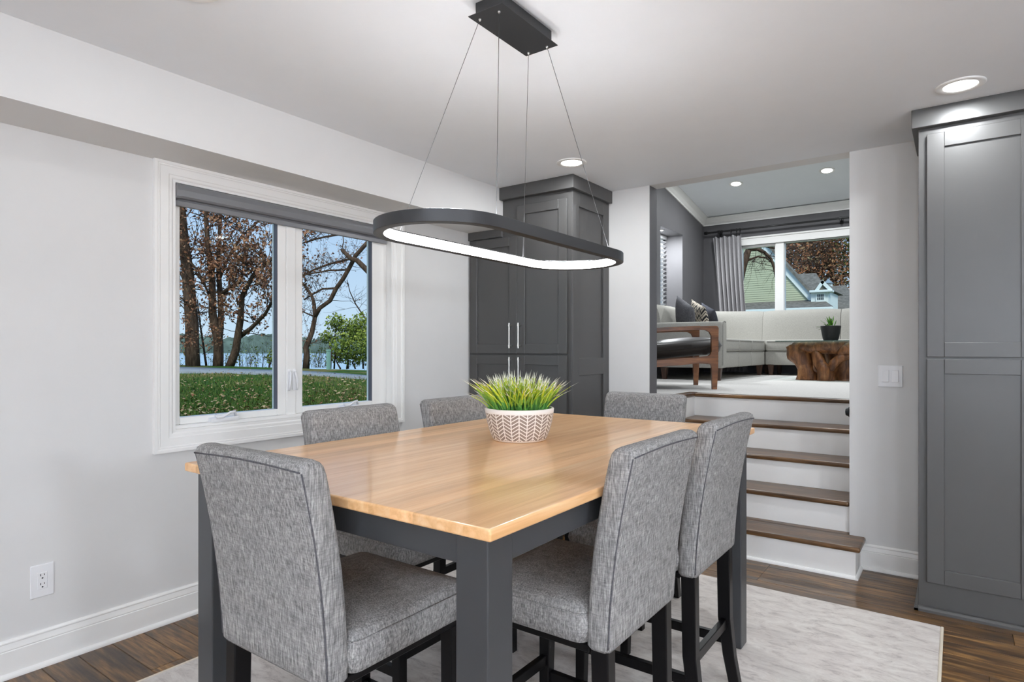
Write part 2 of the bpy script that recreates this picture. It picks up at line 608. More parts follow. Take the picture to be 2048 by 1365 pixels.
baseboard('baseboard_back', (OPR + 0.03, YB, -0.155, YB, 0, -1))
baseboard('baseboard_right', (XR, YF, XR, YB, -1, 0))
baseboard('baseboard_front', (XL, YF, XR, YF, 0, 1))

# ------------------------------------------------------------------ window 1 (lake view)
win1 = struct_root('window_1', (XL, (W1Y0 + W1Y1) / 2, W1Z0))
def wpart(name, bm_, mat, parent=win1, **kw):
    o = obj(name, bm_, mat, parent, **kw)
    if parent is win1:
        o.matrix_parent_inverse = Matrix.Translation(-win1.location)
    return o
CO0, CO1, CZ0, CZ1 = 1.31, 2.883, 0.797, SOFZ
def casing_loop(inset, xx):
    return [(xx, CO0 + inset, CZ0 + inset), (xx, CO1 - inset, CZ0 + inset), (xx, CO1 - inset, CZ1 - inset * 0.84), (xx, CO0 + inset, CZ1 - inset * 0.84)]
def casing_piece(side):
    # moulded profile swept on one side, mitred at both ends
    prof = [(0, 0), (0, 0.022), (0.014, 0.022), (0.017, 0.017), (0.024, 0.018), (0.028, 0.014), (0.066, 0.013), (0.070, 0.010), (0.082, 0.009), (0.088, 0.005), (0.090, 0.0)]
    bm_ = new_bm()
    a, b = side, (side + 1) % 4
    l0 = [casing_loop(i, XL + d)[a] for i, d in prof]
    l1 = [casing_loop(i, XL + d)[b] for i, d in prof]
    return loft(bm_, [l0, l1])
for sd in range(4):
    wpart('casing', casing_piece(sd), 'trim')
XG = XL - 0.07
# jamb liner
bm = new_bm()
box(bm, XL - 0.15, XL + 0.002, W1Y0 - 0.001, W1Y0 + 0.012, W1Z0 + 0.014, W1Z1 - 0.012)
box(bm, XL - 0.15, XL + 0.002, W1Y1 - 0.012, W1Y1 + 0.001, W1Z0 + 0.014, W1Z1 - 0.012)
box(bm, XL - 0.15, XL + 0.002, W1Y0, W1Y1, W1Z0, W1Z0 + 0.014)
box(bm, XL - 0.15, XL + 0.002, W1Y0, W1Y1, W1Z1 - 0.012, W1Z1)
wpart('jamb_liner', bm, 'trim')
bm = new_bm()
box(bm, XL - 0.05, XL - 0.012, W1Y0 + 0.012, W1Y1 - 0.012, W1Z0 + 0.014, W1Z0 + 0.03, 0.003)
wpart('stool', bm, 'trim')
MID = 2.062
wpart('mullion', bx(XL - 0.12, XL - 0.035, MID - 0.028, MID + 0.028, W1Z0 + 0.014, W1Z1 - 0.012, 0.003), 'trim')
for (ya, yb, gl0, gl1) in ((W1Y0 + 0.012, MID - 0.028, 1.455, 1.982), (MID + 0.028, W1Y1 - 0.012, 2.142, 2.66)):
    bm = new_bm()
    zb, zt = W1Z0 + 0.03, W1Z1 - 0.012
    g0z, g1z = 0.9495, 2.03
    xf, xb = XL - 0.045, XL - 0.10
    box(bm, xb, xf, ya, gl0, zb, zt, 0.004)
    box(bm, xb, xf, gl1, yb, zb, zt, 0.004)
    box(bm, xb, xf, gl0, gl1, zb, g0z, 0.004)
    box(bm, xb, xf, gl0, gl1, g1z, zt, 0.004)
    sash = wpart('sash', bm, 'trim')
    pn = obj('pane', bx(XG - 0.003, XG + 0.003, gl0 - 0.004, gl1 + 0.004, g0z - 0.004, g1z + 0.004), 'glass', sash)
    # dark gasket on the right reveal of the glazing
    obj('gasket', bx(XL - 0.079, XL - 0.047, gl1 - 0.003, gl1 + 0.001, g0z, g1z), 'gasket', sash)
# crank handles and locks
for yc in (1.665, 2.46):
    bm = new_bm()
    zc = W1Z0 + 0.03
    box(bm, XL - 0.047, XL - 0.006, yc - 0.075, yc + 0.075, zc - 0.004, zc + 0.022, 0.008, 3)
    cr = wpart('crank_cover', bm, 'plastic', smooth=True, angle=40)
    bm = new_bm()
    tube(bm, [(XL - 0.006, yc - 0.055, zc + 0.035), (XL - 0.004, yc - 0.045, zc + 0.022), (XL - 0.002, yc - 0.02, zc + 0.024), (XL - 0.004, yc + 0.02, zc + 0.042), (XL - 0.012, yc + 0.05, zc + 0.046), (XL - 0.02, yc + 0.06, zc + 0.02)], [0.006, 0.007, 0.008, 0.007, 0.007, 0.007], 8)
    obj('crank_handle', bm, 'plastic', cr, smooth=True)
for yc in (MID - 0.016, MID + 0.016):
    bm = new_bm()
    box(bm, XL - 0.036, XL - 0.028, yc - 0.011, yc + 0.011, 1.05, 1.17, 0.004, 2)
    lk = wpart('lock_plate', bm, 'plastic', smooth=True, angle=40)
    bm = new_bm()
    sg = -1 if yc < MID else 1
    tube(bm, [(XL - 0.024, yc, 1.155), (XL - 0.014, yc + sg * 0.004, 1.12), (XL - 0.012, yc + sg * 0.009, 1.08), (XL - 0.018, yc + sg * 0.008, 1.05)], [0.008, 0.007, 0.006, 0.005], 8)
    obj('lock_lever', bm, 'plastic', lk, smooth=True)

# roller shade
rs_ = thing('roller_shade', 'grey roller shade rolled up in its cassette at top of lake window', 'window shade', (XL, (W1Y0 + W1Y1) / 2, 1.98))
def rp(name, bm_, mat, **kw):
    o = obj(name, bm_, mat, rs_, **kw)
    o.matrix_parent_inverse = Matrix.Translation(-rs_.location)
    return o
ya, yb = W1Y0 + 0.014, W1Y1 - 0.014
prof = [(-0.062, 2.070), (0.004, 2.070), (0.010, 2.064), (0.014, 2.040), (0.010, 2.012), (0.002, 2.004), (-0.062, 2.004)]
rp('cassette', loft(new_bm(), [[(XL + a, y, z) for a, z in prof] for y in (ya + 0.018, yb - 0.018)]), 'shade_metal')
for y0, y1 in ((ya, ya + 0.018), (yb - 0.018, yb)):
    pr2 = [(a * 1.0 + (0.003 if a > 0 else 0), z + (0.002 if z > 2.05 else -0.003)) for a, z in prof]
    rp('end_cap', loft(new_bm(), [[(XL + a, y, z) for a, z in pr2] for y in (y0, y1)]), 'shade_metal')
rp('shade_cloth', bx(XL - 0.030, XL - 0.028, ya + 0.01, yb - 0.01, 1.985, 2.03), 'shade')
bm = new_bm()
box(bm, XL - 0.036, XL - 0.022, ya + 0.008, yb - 0.008, 1.968, 1.998, 0.005, 2)
rp('bottom_rail', bm, 'shade_metal')

# ================================================================== UPPER ROOM SHELL
bm = new_bm()
NOSE = [3.85 + 0.28 * i for i in range(5)]     # y of each tread nose
box(bm, UXL - 0.15, UXR, NOSE[4] + 0.07, UYB + 0.15, ZU - 0.2, ZU)
box(bm, UXL - 0.15, -1.83, YB + WT, NOSE[4] + 0.07, ZU - 0.2, ZU)
box(bm, OPR + 0.12, UXR, YB + WT, NOSE[4] + 0.07, ZU - 0.2, ZU)
struct('floor_upper', bm, 'carpet')
NX0, NX1, NZ0, NZ1 = 0, 0, 0, 0
n0 = at_x(1321, 452, UXL); n1 = at_x(1365, 470, UXL)
NY0, NY1, NZ1 = n0.y, n1.y, n1.z
NZ0 = 1.55
bm = new_bm()
xo, xi = UXL - 0.34, UXL
box(bm, xo, xi, YB + WT, NY0, -0.25, 4.4)
box(bm, xo, xi, NY1, UYB + 0.15, -0.25, 4.4)
box(bm, xo, xi, NY0, NY1, -0.25, NZ0)
box(bm, xo, xi, NY0, NY1, NZ1, 4.4)
struct('wall_upper_left', bm, 'dark_wall')
# window 2 opening in back wall
wl = at_y(1470, 490, UYB).x; wtop = at_y(1567, 484.5, UYB).z
W2X0, W2X1, W2Z0, W2Z1 = at_y(1476, 490, UYB).x, 0.6, 1.75, wtop
bm = new_bm()
box(bm, UXL - 0.42, W2X0, UYB, UYB + 0.18, -0.25, 4.4)
box(bm, W2X1, UXR + 0.15, UYB, UYB + 0.18, -0.25, 4.4)
box(bm, W2X0, W2X1, UYB, UYB + 0.18, -0.25, W2Z0)
box(bm, W2X0, W2X1, UYB, UYB + 0.18, W2Z1, 4.4)
struct('wall_upper_back', bm, 'dark_wall')
struct('wall_upper_right', bx(UXR, UXR + 0.15, YB + WT, UYB + 0.15, -0.25, 4.4), 'dark_wall')
# sloped ceiling : z = CZB + (UYB - y) * SL
cpt = at_x(1407, 454, UXL); cp2 = at_x(1328, 375, UXL)
SL = (cp2.z - cpt.z) / (cpt.y - cp2.y)
CZB = cpt.z + 0.115
def uceil(y):
    return CZB + (UYB - y) * SL
bm = new_bm()
loft(bm, [[(x, UYB + 0.2, uceil(UYB + 0.2)), (x, YB + 0.02, uceil(YB + 0.02)), (x, YB + 0.02, uceil(YB + 0.02) + 0.2), (x, UYB + 0.2, uceil(UYB + 0.2) + 0.2)] for x in (UXL - 0.42, UXR + 0.15)])
struct('ceiling_upper', bm, 'ceil')
# crown moulding (out from wall, down from ceiling)
cprof = [(0, 0.0), (0.10, 0.0), (0.10, 0.012), (0.088, 0.018), (0.072, 0.034), (0.05, 0.055), (0.034, 0.078), (0.02, 0.092), (0.016, 0.10), (0.016, 0.115), (0, 0.115)]
bm = new_bm()
loft(bm, [[(x, UYB - a, CZB - d) for a, d in cprof] for x in (UXL, UXR)])
struct('trim_1', bm, 'trim')
bm = new_bm()
loft(bm, [[(UXL + a, y, uceil(y) - d) for a, d in cprof] for y in (UYB, YB + WT)])
struct('trim_2', bm, 'trim')

# window 2 frame
win2 = struct_root('window_2', (W2X0, UYB, W2Z0))
def w2(name, bm_, mat, parent=win2, **kw):
    o = obj(name, bm_, mat, parent, **kw)
    if parent is win2:
        o.matrix_parent_inverse = Matrix.Translation(-win2.location)
    return o
cw = 0.10
bm = new_bm(); box(bm, W2X0 - cw, W2X1 + cw, UYB - 0.03, UYB, W2Z1, W2Z1 + cw, 0.004); box(bm, W2X0 - cw - 0.02, W2X1 + cw + 0.02, UYB - 0.045, UYB, W2Z1 + cw, W2Z1 + cw + 0.025, 0.004)
w2('casing', bm, 'trim')
w2('casing', bx(W2X0 - cw, W2X0, UYB - 0.03, UYB, W2Z0 - cw, W2Z1, 0.004), 'trim')
w2('casing', bx(W2X1, W2X1 + cw, UYB - 0.03, UYB, W2Z0 - cw, W2Z1, 0.004), 'trim')
w2('sill', bx(W2X0 - cw, W2X1 + cw, UYB - 0.05, UYB + 0.05, W2Z0 - 0.03, W2Z0, 0.004), 'trim')
mu0, mu1 = at_y(1550.5, 550, UYB).x, at_y(1567.5, 550, UYB).x
fx = [W2X0, mu0, mu1, W2X1]
w2('mullion', bx(mu0, mu1, UYB + 0.0, UYB + 0.14, W2Z0, W2Z1, 0.004), 'trim')
for a, b in ((W2X0, mu0), (mu1, W2X1)):
    bm = new_bm()
    t_ = 0.03
    tl = 0.05 if a == W2X0 else 0.006
    box(bm, a, a + tl, UYB + 0.03, UYB + 0.12, W2Z0, W2Z1)
    box(bm, b - 0.012, b, UYB + 0.03, UYB + 0.12, W2Z0, W2Z1)
    box(bm, a, b, UYB + 0.03, UYB + 0.12, W2Z1 - (0.035 if a == W2X0 else 0.006), W2Z1)
    box(bm, a, b, UYB + 0.03, UYB + 0.12, W2Z0, W2Z0 + t_)
    fr_ = w2('sash', bm, 'trim')
    obj('pane', bx(a + 0.003, b - 0.003, UYB + 0.07, UYB + 0.076, W2Z0 + 0.003, W2Z1 - 0.003), 'glass', fr_)

# window 3 (niche) with blind
win3 = struct_root('window_3', (UXL - 0.30, (NY0 + NY1) / 2, NZ0))
for args, nm, mt in (((UXL - 0.34, UXL - 0.30, NY0, NY0 + 0.04, NZ0, NZ1), 'frame', 'trim'), ((UXL - 0.34, UXL - 0.30, NY1 - 0.04, NY1, NZ0, NZ1), 'frame', 'trim'),
                     ((UXL - 0.34, UXL - 0.30, NY0, NY1, NZ1 - 0.04, NZ1), 'frame', 'trim'), ((UXL - 0.34, UXL - 0.30, NY0, NY1, NZ0, NZ0 + 0.04), 'frame', 'trim'),
                     ((UXL - 0.324, UXL - 0.318, NY0 + 0.03, NY1 - 0.03, NZ0 + 0.03, NZ1 - 0.03), 'pane', 'glass')):
    o = obj(nm, bx(*args), mt, win3)
    o.matrix_parent_inverse = Matrix.Translation(-win3.location)
bl = thing('window_blind', 'white slatted blind in the deep niche of the charcoal wall', 'blind', (UXL - 0.262, (NY0 + NY1) / 2, NZ0))
bw = NY1 - NY0 - 0.03
obj('headrail', bx(-0.025, 0.025, -bw / 2, bw / 2, NZ1 - NZ0 - 0.05, NZ1 - NZ0 - 0.005, 0.003), 'plastic', bl)
me = None
zz = 0.03
while zz < NZ1 - NZ0 - 0.07:
    if me is None:
        bm = new_bm(); loft(bm, [[(-0.022, y, -0.010), (0.0, y, 0.004), (0.022, y, 0.012), (0.022, y, 0.010), (0.0, y, 0.001), (-0.022, y, -0.013)] for y in (-bw / 2, bw / 2)])
        o = obj('slat', bm, 'plastic', bl); me = o.data
    else:
        o = bpy.data.objects.new('slat', me); link(o, bl)
    o.location = (0, 0, zz)
    zz += 0.062

# ================================================================== STAIRS
st = thing('staircase', 'five step staircase with dark wood treads and white risers', 'stairs', (-1.15, NOSE[0], 0))
def sp(name, bm_, mat, parent=st, **kw):
    o = obj(name, bm_, mat, parent, **kw)
    o.matrix_parent_inverse = Matrix.Translation(-st.location)
    return o
RISE = ZU / 5
SX0, SX1 = OPL + 0.015, OPR - 0.003
for i in range(5):
    zt = RISE * (i + 1)
    y0 = NOSE[i]
    y1 = NOSE[i] + 0.28 + 0.03 if i < 4 else NOSE[i] + 0.085
    xa, xb = (SX0, SX1)
    if i == 0:
        xa, xb = SX0 - 0.05, OPR + 0.085
        y1 = YB - 0.002 + 0.05
    bm = new_bm()
    if i == 0:
        box(bm, xa, xb, y0, YB - 0.001, zt - 0.03, zt, 0.012, 4)
        box(bm, SX0, SX1, YB - 0.02, NOSE[1] + 0.03, zt - 0.03, zt)
    else:
        box(bm, xa, xb, y0, y1, zt - 0.03, zt, 0.012, 4)
    sp('tread', bm, 'stairwood')
    if i == 0:
        bm = bx(SX0, OPR + 0.06, y0 + 0.025, YB - 0.001, 0, zt - 0.03)
    else:
        bm = bx(xa, xb, y0 + 0.025, y0 + 0.045, zt - RISE, zt - 0.03)
    sp('riser', bm, 'trim')
# landing nosing return on the left, side skirts
sp('nosing_return', bx(-1.83, SX0 + 0.01, YB + WT + 0.001, NOSE[4] + 0.085, ZU - 0.03, ZU + 0.004, 0.01, 3), 'stairwood')
sp('side_skirt', bx(OPL - 0.03, SX0, YB + WT, NOSE[4] + 0.08, 0, ZU - 0.03), 'trim')
sp('side_skirt', bx(SX1, OPR + 0.03, YB + WT, NOSE[4] + 0.08, 0, ZU + 0.004), 'trim')
for pts in (((SX0, 3.875, OPR + 0.06, 3.875), (0, -1)), ((OPR + 0.06, 3.875 - 0.014, OPR + 0.06, YB), (1, 0))):
    (x0, y0, x1, y1), (nx, ny) = pts
    q = [(0, 0), (0.014, 0), (0.0135, 0.006), (0.011, 0.012), (0.006, 0.017), (0, 0.019)]
    bm = new_bm(); loft(bm, [[(X + nx * a, Y + ny * a, z) for a, z in q] for X, Y in ((x0, y0), (x1, y1))])
    sp('shoe_moulding', bm, 'trim')
# small black step light on the stairwell wall
kn = at_x(1692, 824, OPR - 0.02)
o = thing('step_light', 'small round black step light on stairwell side wall', 'light fixture', (OPR - 0.003, kn.y, kn.z))
bm = new_bm(); tube(bm, [(0, 0, 0), (-0.012, 0, 0), (-0.018, 0, 0), (-0.021, 0, 0)], [0.024, 0.024, 0.02, 0.006], 16)
obj('housing', bm, 'black', o, smooth=True, angle=40)
bm = new_bm(); tube(bm, [(0, 0, 0), (-0.004, 0, 0)], [0.03, 0.029], 16)
obj('back_plate', bm, 'black', o, smooth=True, angle=40)

# ================================================================== TALL CABINETS
def shaker(w_, h_, t=0.02, fr=0.066, rec=0.010):
    """Door in local coords: x 0..w, y 0 (front) .. t, z 0..h"""
    bm_ = new_bm()
    b = 0.0018
    box(bm_, 0, fr, 0, t, 0, h_, b, 1)
    box(bm_, w_ - fr, w_, 0, t, 0, h_, b, 1)
    box(bm_, fr, w_ - fr, 0, t, 0, fr, b, 1)
    box(bm_, fr, w_ - fr, 0, t, h_ - fr, h_, b, 1)
    box(bm_, fr - 0.004, w_ - fr + 0.004, rec, t - 0.002, fr - 0.004, h_ - fr + 0.004)
    return bm_

def bar_pull(parent, x, z, length=0.16, name='handle'):
    bm_ = new_bm()
    tube(bm_, [(x, -0.033, z), (x, -0.033, z + length)], 0.0058, 12)
    for zz_ in (0.018, length - 0.018):
        tube(bm_, [(x, 0.0, z + zz_), (x, -0.033, z + zz_)], 0.0048, 10)
        tube(bm_, [(x, -0.0345, z + zz_ - 0.006), (x, -0.0345, z + zz_ + 0.006)], 0.0072, 12)
    o = obj(name, bm_, 'nickel', parent, smooth=True, angle=40)
    return o

CX1 = -2.095                        # right side of left cabinet
CYF = 3.58                          # carcass front
cabL = thing('pantry_cabinet', 'tall charcoal pantry cabinet in corner beside window with bar handles', 'cabinet', (XL + 0.001, CYF, 0))
def cp(name, bm_, mat='cab', parent=cabL, **kw):
    o = obj(name, bm_, mat, parent, **kw)
    o.matrix_parent_inverse = Matrix.Translation(-parent.location)
    return o
bm = new_bm()
box(bm, XL + 0.001, SOFX, CYF, YB - 0.001, 0.09, SOFZ - 0.001, 0.001, 1)
box(bm, SOFX, CX1 - 0.012, CYF, YB - 0.001, 0.09, 2.36, 0.001, 1)
cp('carcass', bm)
cp('toe_kick', bx(XL + 0.001, CX1 - 0.012, CYF + 0.06, YB - 0.001, 0.0, 0.09), 'cab_in')
# side panel frame
sy0, sy1 = CYF, YB - 0.001
bm = new_bm()
for a in ((sy0, sy0 + 0.085, 0.0, 2.36), (sy1 - 0.085, sy1, 0.0, 2.36), (sy0 + 0.085, sy1 - 0.085, 2.26, 2.36), (sy0 + 0.085, sy1 - 0.085, 1.10, 1.22), (sy0 + 0.085, sy1 - 0.085, 0.0, 0.16)):
    box(bm, CX1 - 0.012, CX1, a[0], a[1], a[2], a[3], 0.0015, 1)
cp('side_panel', bm)
# crown
bm = new_bm()
box(bm, SOFX + 0.001, CX1 + 0.028, CYF - 0.045, YB - 0.001, 2.36, ZC - 0.001, 0.002, 1)
cp('crown', bm)
bm = new_bm()
box(bm, XL + 0.002, SOFX - 0.0, CYF - 0.022, CYF, 2.10, SOFZ - 0.001, 0.0015, 1)
cp('scribe_strip', bm)
DXA, DXM, DXB = -2.978, -2.545, -2.132
for (xa, xb, za, zb, hx, hz) in ((DXA, DXM - 0.0015, 1.250, 2.09, DXM - 0.043, 1.288), (DXM + 0.0015, DXB, 1.250, 2.305, DXM + 0.036, 1.288),
                                 (DXA, DXM - 0.0015, 0.11, 1.238, DXM - 0.043, 1.045), (DXM + 0.0015, DXB, 0.11, 1.238, DXM + 0.036, 1.045)):
    d_ = obj('door', shaker(xb - xa, zb - za), 'cab', cabL)
    d_.matrix_parent_inverse = Matrix.Translation(-cabL.location)
    d_.location = (xa, CYF - 0.022, za)
    bar_pull(d_, hx - xa, hz - za, 0.18)

RY = 3.615
cabR = thing('pantry_cabinet', 'tall charcoal pantry cabinet at right edge beside the light switch', 'cabinet', (-0.155, RY, 0))
RX1 = 0.765
def rpz(name, bm_, mat='cab', **kw):
    return cp(name, bm_, mat, cabR, **kw)
rpz('carcass', bx(-0.155, RX1, RY, YB - 0.001, 0.0, 2.36, 0.001, 1))
rpz('crown', bx(-0.182, RX1 + 0.03, RY - 0.04, YB - 0.001, 2.36, ZC - 0.001, 0.002, 1))
bm = new_bm()
loft(bm, [[(x, RY - a, z) for a, z in ((0, 0), (0.02, 0), (0.02, 0.012), (0.012, 0.02), (0.004, 0.024), (0, 0.024))] for x in (-0.172, RX1)])
loft(bm, [[(-0.155 - a, y, z) for a, z in ((0, 0), (0.018, 0), (0.018, 0.012), (0.012, 0.02), (0.004, 0.024), (0, 0.024))] for y in (RY - 0.02, YB - 0.03)])
rpz('base_shoe', bm)
dl, dr = at_y(1853.5, 700, RY - 0.022).x, 0.305
for (xa, xb) in ((dl, dr - 0.0015), (dr + 0.0015, dr + dr - dl)):
    for za, zb, hz in ((1.243, 2.325, 1.29), (0.148, 1.232, 1.0)):
        d_ = obj('door', shaker(xb - xa, zb - za, fr=0.07), 'cab', cabR)
        d_.matrix_parent_inverse = Matrix.Translation(-cabR.location)
        d_.location = (xa, RY - 0.022, za)
        bar_pull(d_, (xb - xa - 0.035) if xa == dl else 0.035, hz - za, 0.18)

# ================================================================== ELECTRICAL
o = thing('wall_outlet', 'white duplex outlet low on the wall below the window', 'outlet', (XL, 0.8885, 0.3445))
obj('plate', bx(0, 0.006, -0.040, 0.040, -0.066, 0.066, 0.003, 2), 'plastic', o)
ins = obj('receptacle', bx(0.004, 0.0075, -0.017, 0.017, -0.034, 0.034, 0.0015, 1), 'plastic', o)
for zc in (0.017, -0.019):
    bm = new_bm()
    box(bm, 0.0074, 0.0078, -0.0075, -0.0052, zc + 0.002, zc + 0.0105)
    box(bm, 0.0074, 0.0078, 0.0052, 0.0075, zc + 0.003, zc + 0.0100)
    tube(bm, [(0.0074, 0, zc - 0.0065), (0.0079, 0, zc - 0.0065)], 0.0030, 10)
    obj('socket_slots', bm, 'black', ins)
o = thing('light_switch', 'white double rocker light switch beside the right cabinet', 'light switch', (-0.310, YB, 1.1265))
obj('plate', bx(-0.0605, 0.0605, -0.007, 0, -0.062, 0.062, 0.003, 2), 'plastic', o)
for xc in (-0.0235, 0.0235):
    bm = new_bm()
    box(bm, xc - 0.017, xc + 0.017, -0.0115, -0.006, -0.034, 0.034, 0.002, 2)
    for v_ in bm.verts:
        if v_.co.y < -0.008:
            v_.co.y += 0.004 * (v_.co.z / 0.034) * 0.6
    obj('rocker', bm, 'plastic', o)

# ================================================================== DOWNLIGHTS
def downlight(x, y, z, label, group, tilt=0.0, r=0.062, watts=DOWNLIGHT_W, visible=True):
    t = thing('recessed_downlight', label, 'ceiling light', (x, y, z), 0, group)
    t.rotation_euler = (tilt, 0, 0)
    bm_ = new_bm()
    lathe(bm_, [(r * 1.5, 0.0), (r * 1.5, -0.004), (r * 1.42, -0.007), (r * 1.08, -0.006), (r * 1.02, -0.003), (r * 1.0, -0.0005)], 40)
    obj('trim_ring', bm_, 'trim', t, smooth=True)
    bm_ = new_bm()
    rows_ = lathe(bm_, [(r * 1.02, -0.0035), (r * 0.6, -0.0045), (r * 0.001, -0.005)], 40)
    obj('lens', bm_, 'lens', t, smooth=True)
    ld = bpy.data.lights.new('downlight_lamp', 'AREA')
    ld.shape = 'DISK'; ld.size = r * 2; ld.energy = watts
    ld.color = (0.93, 0.968, 1.0)
    lo = bpy.data.objects.new('lamp', ld)
    link(lo, t)
    lo.location = (0, 0, -0.012)
    return t
downlight(-1.952, 3.319, ZC, 'recessed ceiling light in front of corner pantry cabinet', 'recessed lights in the dining ceiling', watts=DOWN_BACK_W)
downlight(0.011, 3.358, ZC, 'recessed ceiling light in front of right hand cabinet', 'recessed lights in the dining ceiling', watts=DOWN_BACK_W)
for x, wx_ in ((-1.99, 'left'), (0.0, 'added unseen middle'), (1.98, 'added unseen right')):
    for y, wy_ in ((0.985, 'near row of the dining ceiling'), (-1.25, 'added unseen row behind the camera')):
        downlight(x, y, ZC, 'recessed ceiling light, %s one in the %s' % (wx_, wy_), 'recessed lights in the dining ceiling')  # only the near left one is in view; the rest are added to light the room
# invented globe lamps out of view, added to brighten walls and ceiling
M['globe'] = emit('opal_globe', '#e9f2ff', FILL_GLOBE_EMIT)
M['globe_c'] = emit('fill_globe_glow_c', '#e9f2ff', FILL_GLOBE_C)
for x, y, nm, mt_ in ((0.2, -2.5, 'left one of the far row', 'globe'), (1.4, -2.5, 'middle one of the far row', 'globe'), (2.6, -2.5, 'right one of the far row', 'globe'), (2.6, 0.4, 'right one of the near pair', 'globe_c'), (1.9, 0.4, 'left one of the near pair', 'globe_c')):
    g_ = thing('added_fill_globe', 'added unseen white globe lamp for fill light, %s' % nm, 'pendant light', (x, y, 1.55), 0, 'added unseen fill globes')
    bm = new_bm(); bmesh.ops.create_uvsphere(bm, u_segments=24, v_segments=14, radius=0.12)
    obj('globe', bm, mt_, g_, smooth=True)
    bm = new_bm(); tube(bm, [(0, 0, 0.118), (0, 0, 0.16)], [0.03, 0.025], 12)
    obj('socket', bm, 'metal_dark', g_)
    bm = new_bm(); tube(bm, [(0, 0, 0.16), (0, 0, ZC - 1.55 - 0.02)], 0.003, 6)
    obj('cord', bm, 'black', g_)
    bm = new_bm(); tube(bm, [(0, 0, ZC - 1.55 - 0.025), (0, 0, ZC - 1.55 - 0.0005)], [0.055, 0.06], 20)
    obj('canopy', bm, 'metal_dark', g_)
downlight(1.98, 3.34, ZC, 'added unseen recessed ceiling light right of the tall cabinet', 'recessed lights in the dining ceiling', watts=DOWN_BACK_W)  # outside the frame, added with the other unseen lamps
def on_ceil(u, v):
    d = _ray(u, v)
    # CAM_H + dz t = CZB + (UYB - dy t) SL
    t = (CZB + UYB * SL - CAM_H) / (d[2] + d[1] * SL)
    return at_t(u, v, t)
tl = -math.atan(SL)
for (u, v, lb) in ((1472, 367.5, 'recessed light in sloped ceiling above curtain end'), (1654, 341, 'recessed light in sloped ceiling above coffee table')):
    p = on_ceil(u, v)
    downlight(p.x, p.y, p.z - 0.001, lb, 'recessed lights in the sloped ceiling', tilt=tl, watts=UPPER_W)
for x, y, nm in ((0.9, 8.2, 'over right end of the sofa'), (0.9, 6.2, 'right of the stair opening'), (-1.0, 6.0, 'just beyond the top step'), (-2.6, 6.0, 'over the teak armchair')):  # hidden lamps added to brighten the upper room
    downlight(x, y, uceil(y) - 0.001, 'added unseen recessed light in sloped ceiling ' + nm, 'recessed lights in the sloped ceiling', tilt=tl, watts=UPPER_W)
pn_ = at_z(1322.5, 463.5, NZ1)
downlight(UXL - 0.13, 7.80 if False else (NY0 + NY1) / 2 - 0.12, NZ1 - 0.001, 'small recessed light in top of wall niche', 'niche light', r=0.04, watts=NICHE_W)

# ================================================================== RUG
RX0, RX1_, RY0, RY1 = -2.53, -0.05, 0.40, 3.43
rug = thing('area_rug', 'large mottled cream and grey rug under the dining table', 'rug', ((RX0 + RX1_) / 2, (RY0 + RY1) / 2, 0))
bm = bx(RX0, RX1_ - 0.012, RY0, RY1, 0.0005, 0.009, 0.003, 1)
o = obj('pile', bm, 'rug', rug); o.matrix_parent_inverse = Matrix.Translation(-rug.location)
for x0, x1 in ((RX1_ - 0.012, RX1_), (RX0 - 0.012, RX0)):
    o = obj('binding', bx(x0, x1, RY0, RY1, 0.0005, 0.010, 0.004, 2), 'rug_edge', rug); o.matrix_parent_inverse = Matrix.Translation(-rug.location)
RZ = 0.009

# ================================================================== DINING TABLE
TX0, TX1, TY0, TY1, TZ = -1.878, -0.712, 0.910, 2.775, 0.94
tb = thing('dining_table', 'counter height dining table with maple butcher block top and charcoal base', 'table', ((TX0 + TX1) / 2, (TY0 + TY1) / 2, RZ))
def tp(name, bm_, mat, parent=tb, **kw):
    o = obj(name, bm_, mat, parent, **kw)
    o.matrix_parent_inverse = Matrix.Translation(-tb.location)
    return o
ns = 17
sw = (TX1 - TX0) / ns
for i in range(ns):
    x0 = TX0 + i * sw
    bm = new_bm()
    lo = 0.004
    prof = [(x0, TZ - 0.026), (x0 + sw, TZ - 0.026), (x0 + sw, TZ), (x0, TZ)]
    def sect(y, ins):
        l_ = x0; r_ = x0 + sw
        a_ = ins if i == 0 else 0
        b_ = ins if i == ns - 1 else 0
        return [(l_ + a_, y, TZ - 0.026 + ins), (r_ - b_, y, TZ - 0.026 + ins), (r_ - b_, y, TZ - ins), (l_ + a_, y, TZ - ins)]
    box(bm, x0, x0 + sw, TY0, TY1, TZ - 0.026, TZ)
    es = []
    for ed in bm.edges:
        m_ = (ed.verts[0].co + ed.verts[1].co) / 2
        top = abs(m_.z - TZ) < 1e-5
        bot = abs(m_.z - TZ + 0.026) < 1e-5
        if (top or bot) and (abs(m_.y - TY0) < 1e-5 or abs(m_.y - TY1) < 1e-5):
            es.append(ed)
        elif i == 0 and abs(m_.x - TX0) < 1e-5:
            es.append(ed)
        elif i == ns - 1 and abs(m_.x - TX1) < 1e-4:
            es.append(ed)
    bmesh.ops.bevel(bm, geom=es, offset=0.005, segments=4, affect='EDGES', profile=0.5)
    tp('stave', bm, 'maple')
LI = 0.027
LA = 0.083
for sx_, sy_ in ((0, 0), (1, 0), (0, 1), (1, 1)):
    x0 = TX0 + LI if sx_ == 0 else TX1 - LI - LA
    y0 = TY0 + LI if sy_ == 0 else TY1 - LI - LA
    tp('leg', bx(x0, x0 + LA, y0, y0 + LA, RZ, TZ - 0.0265, 0.003, 2), 'table_paint')
AZ0, AZ1 = 0.845, TZ - 0.0265
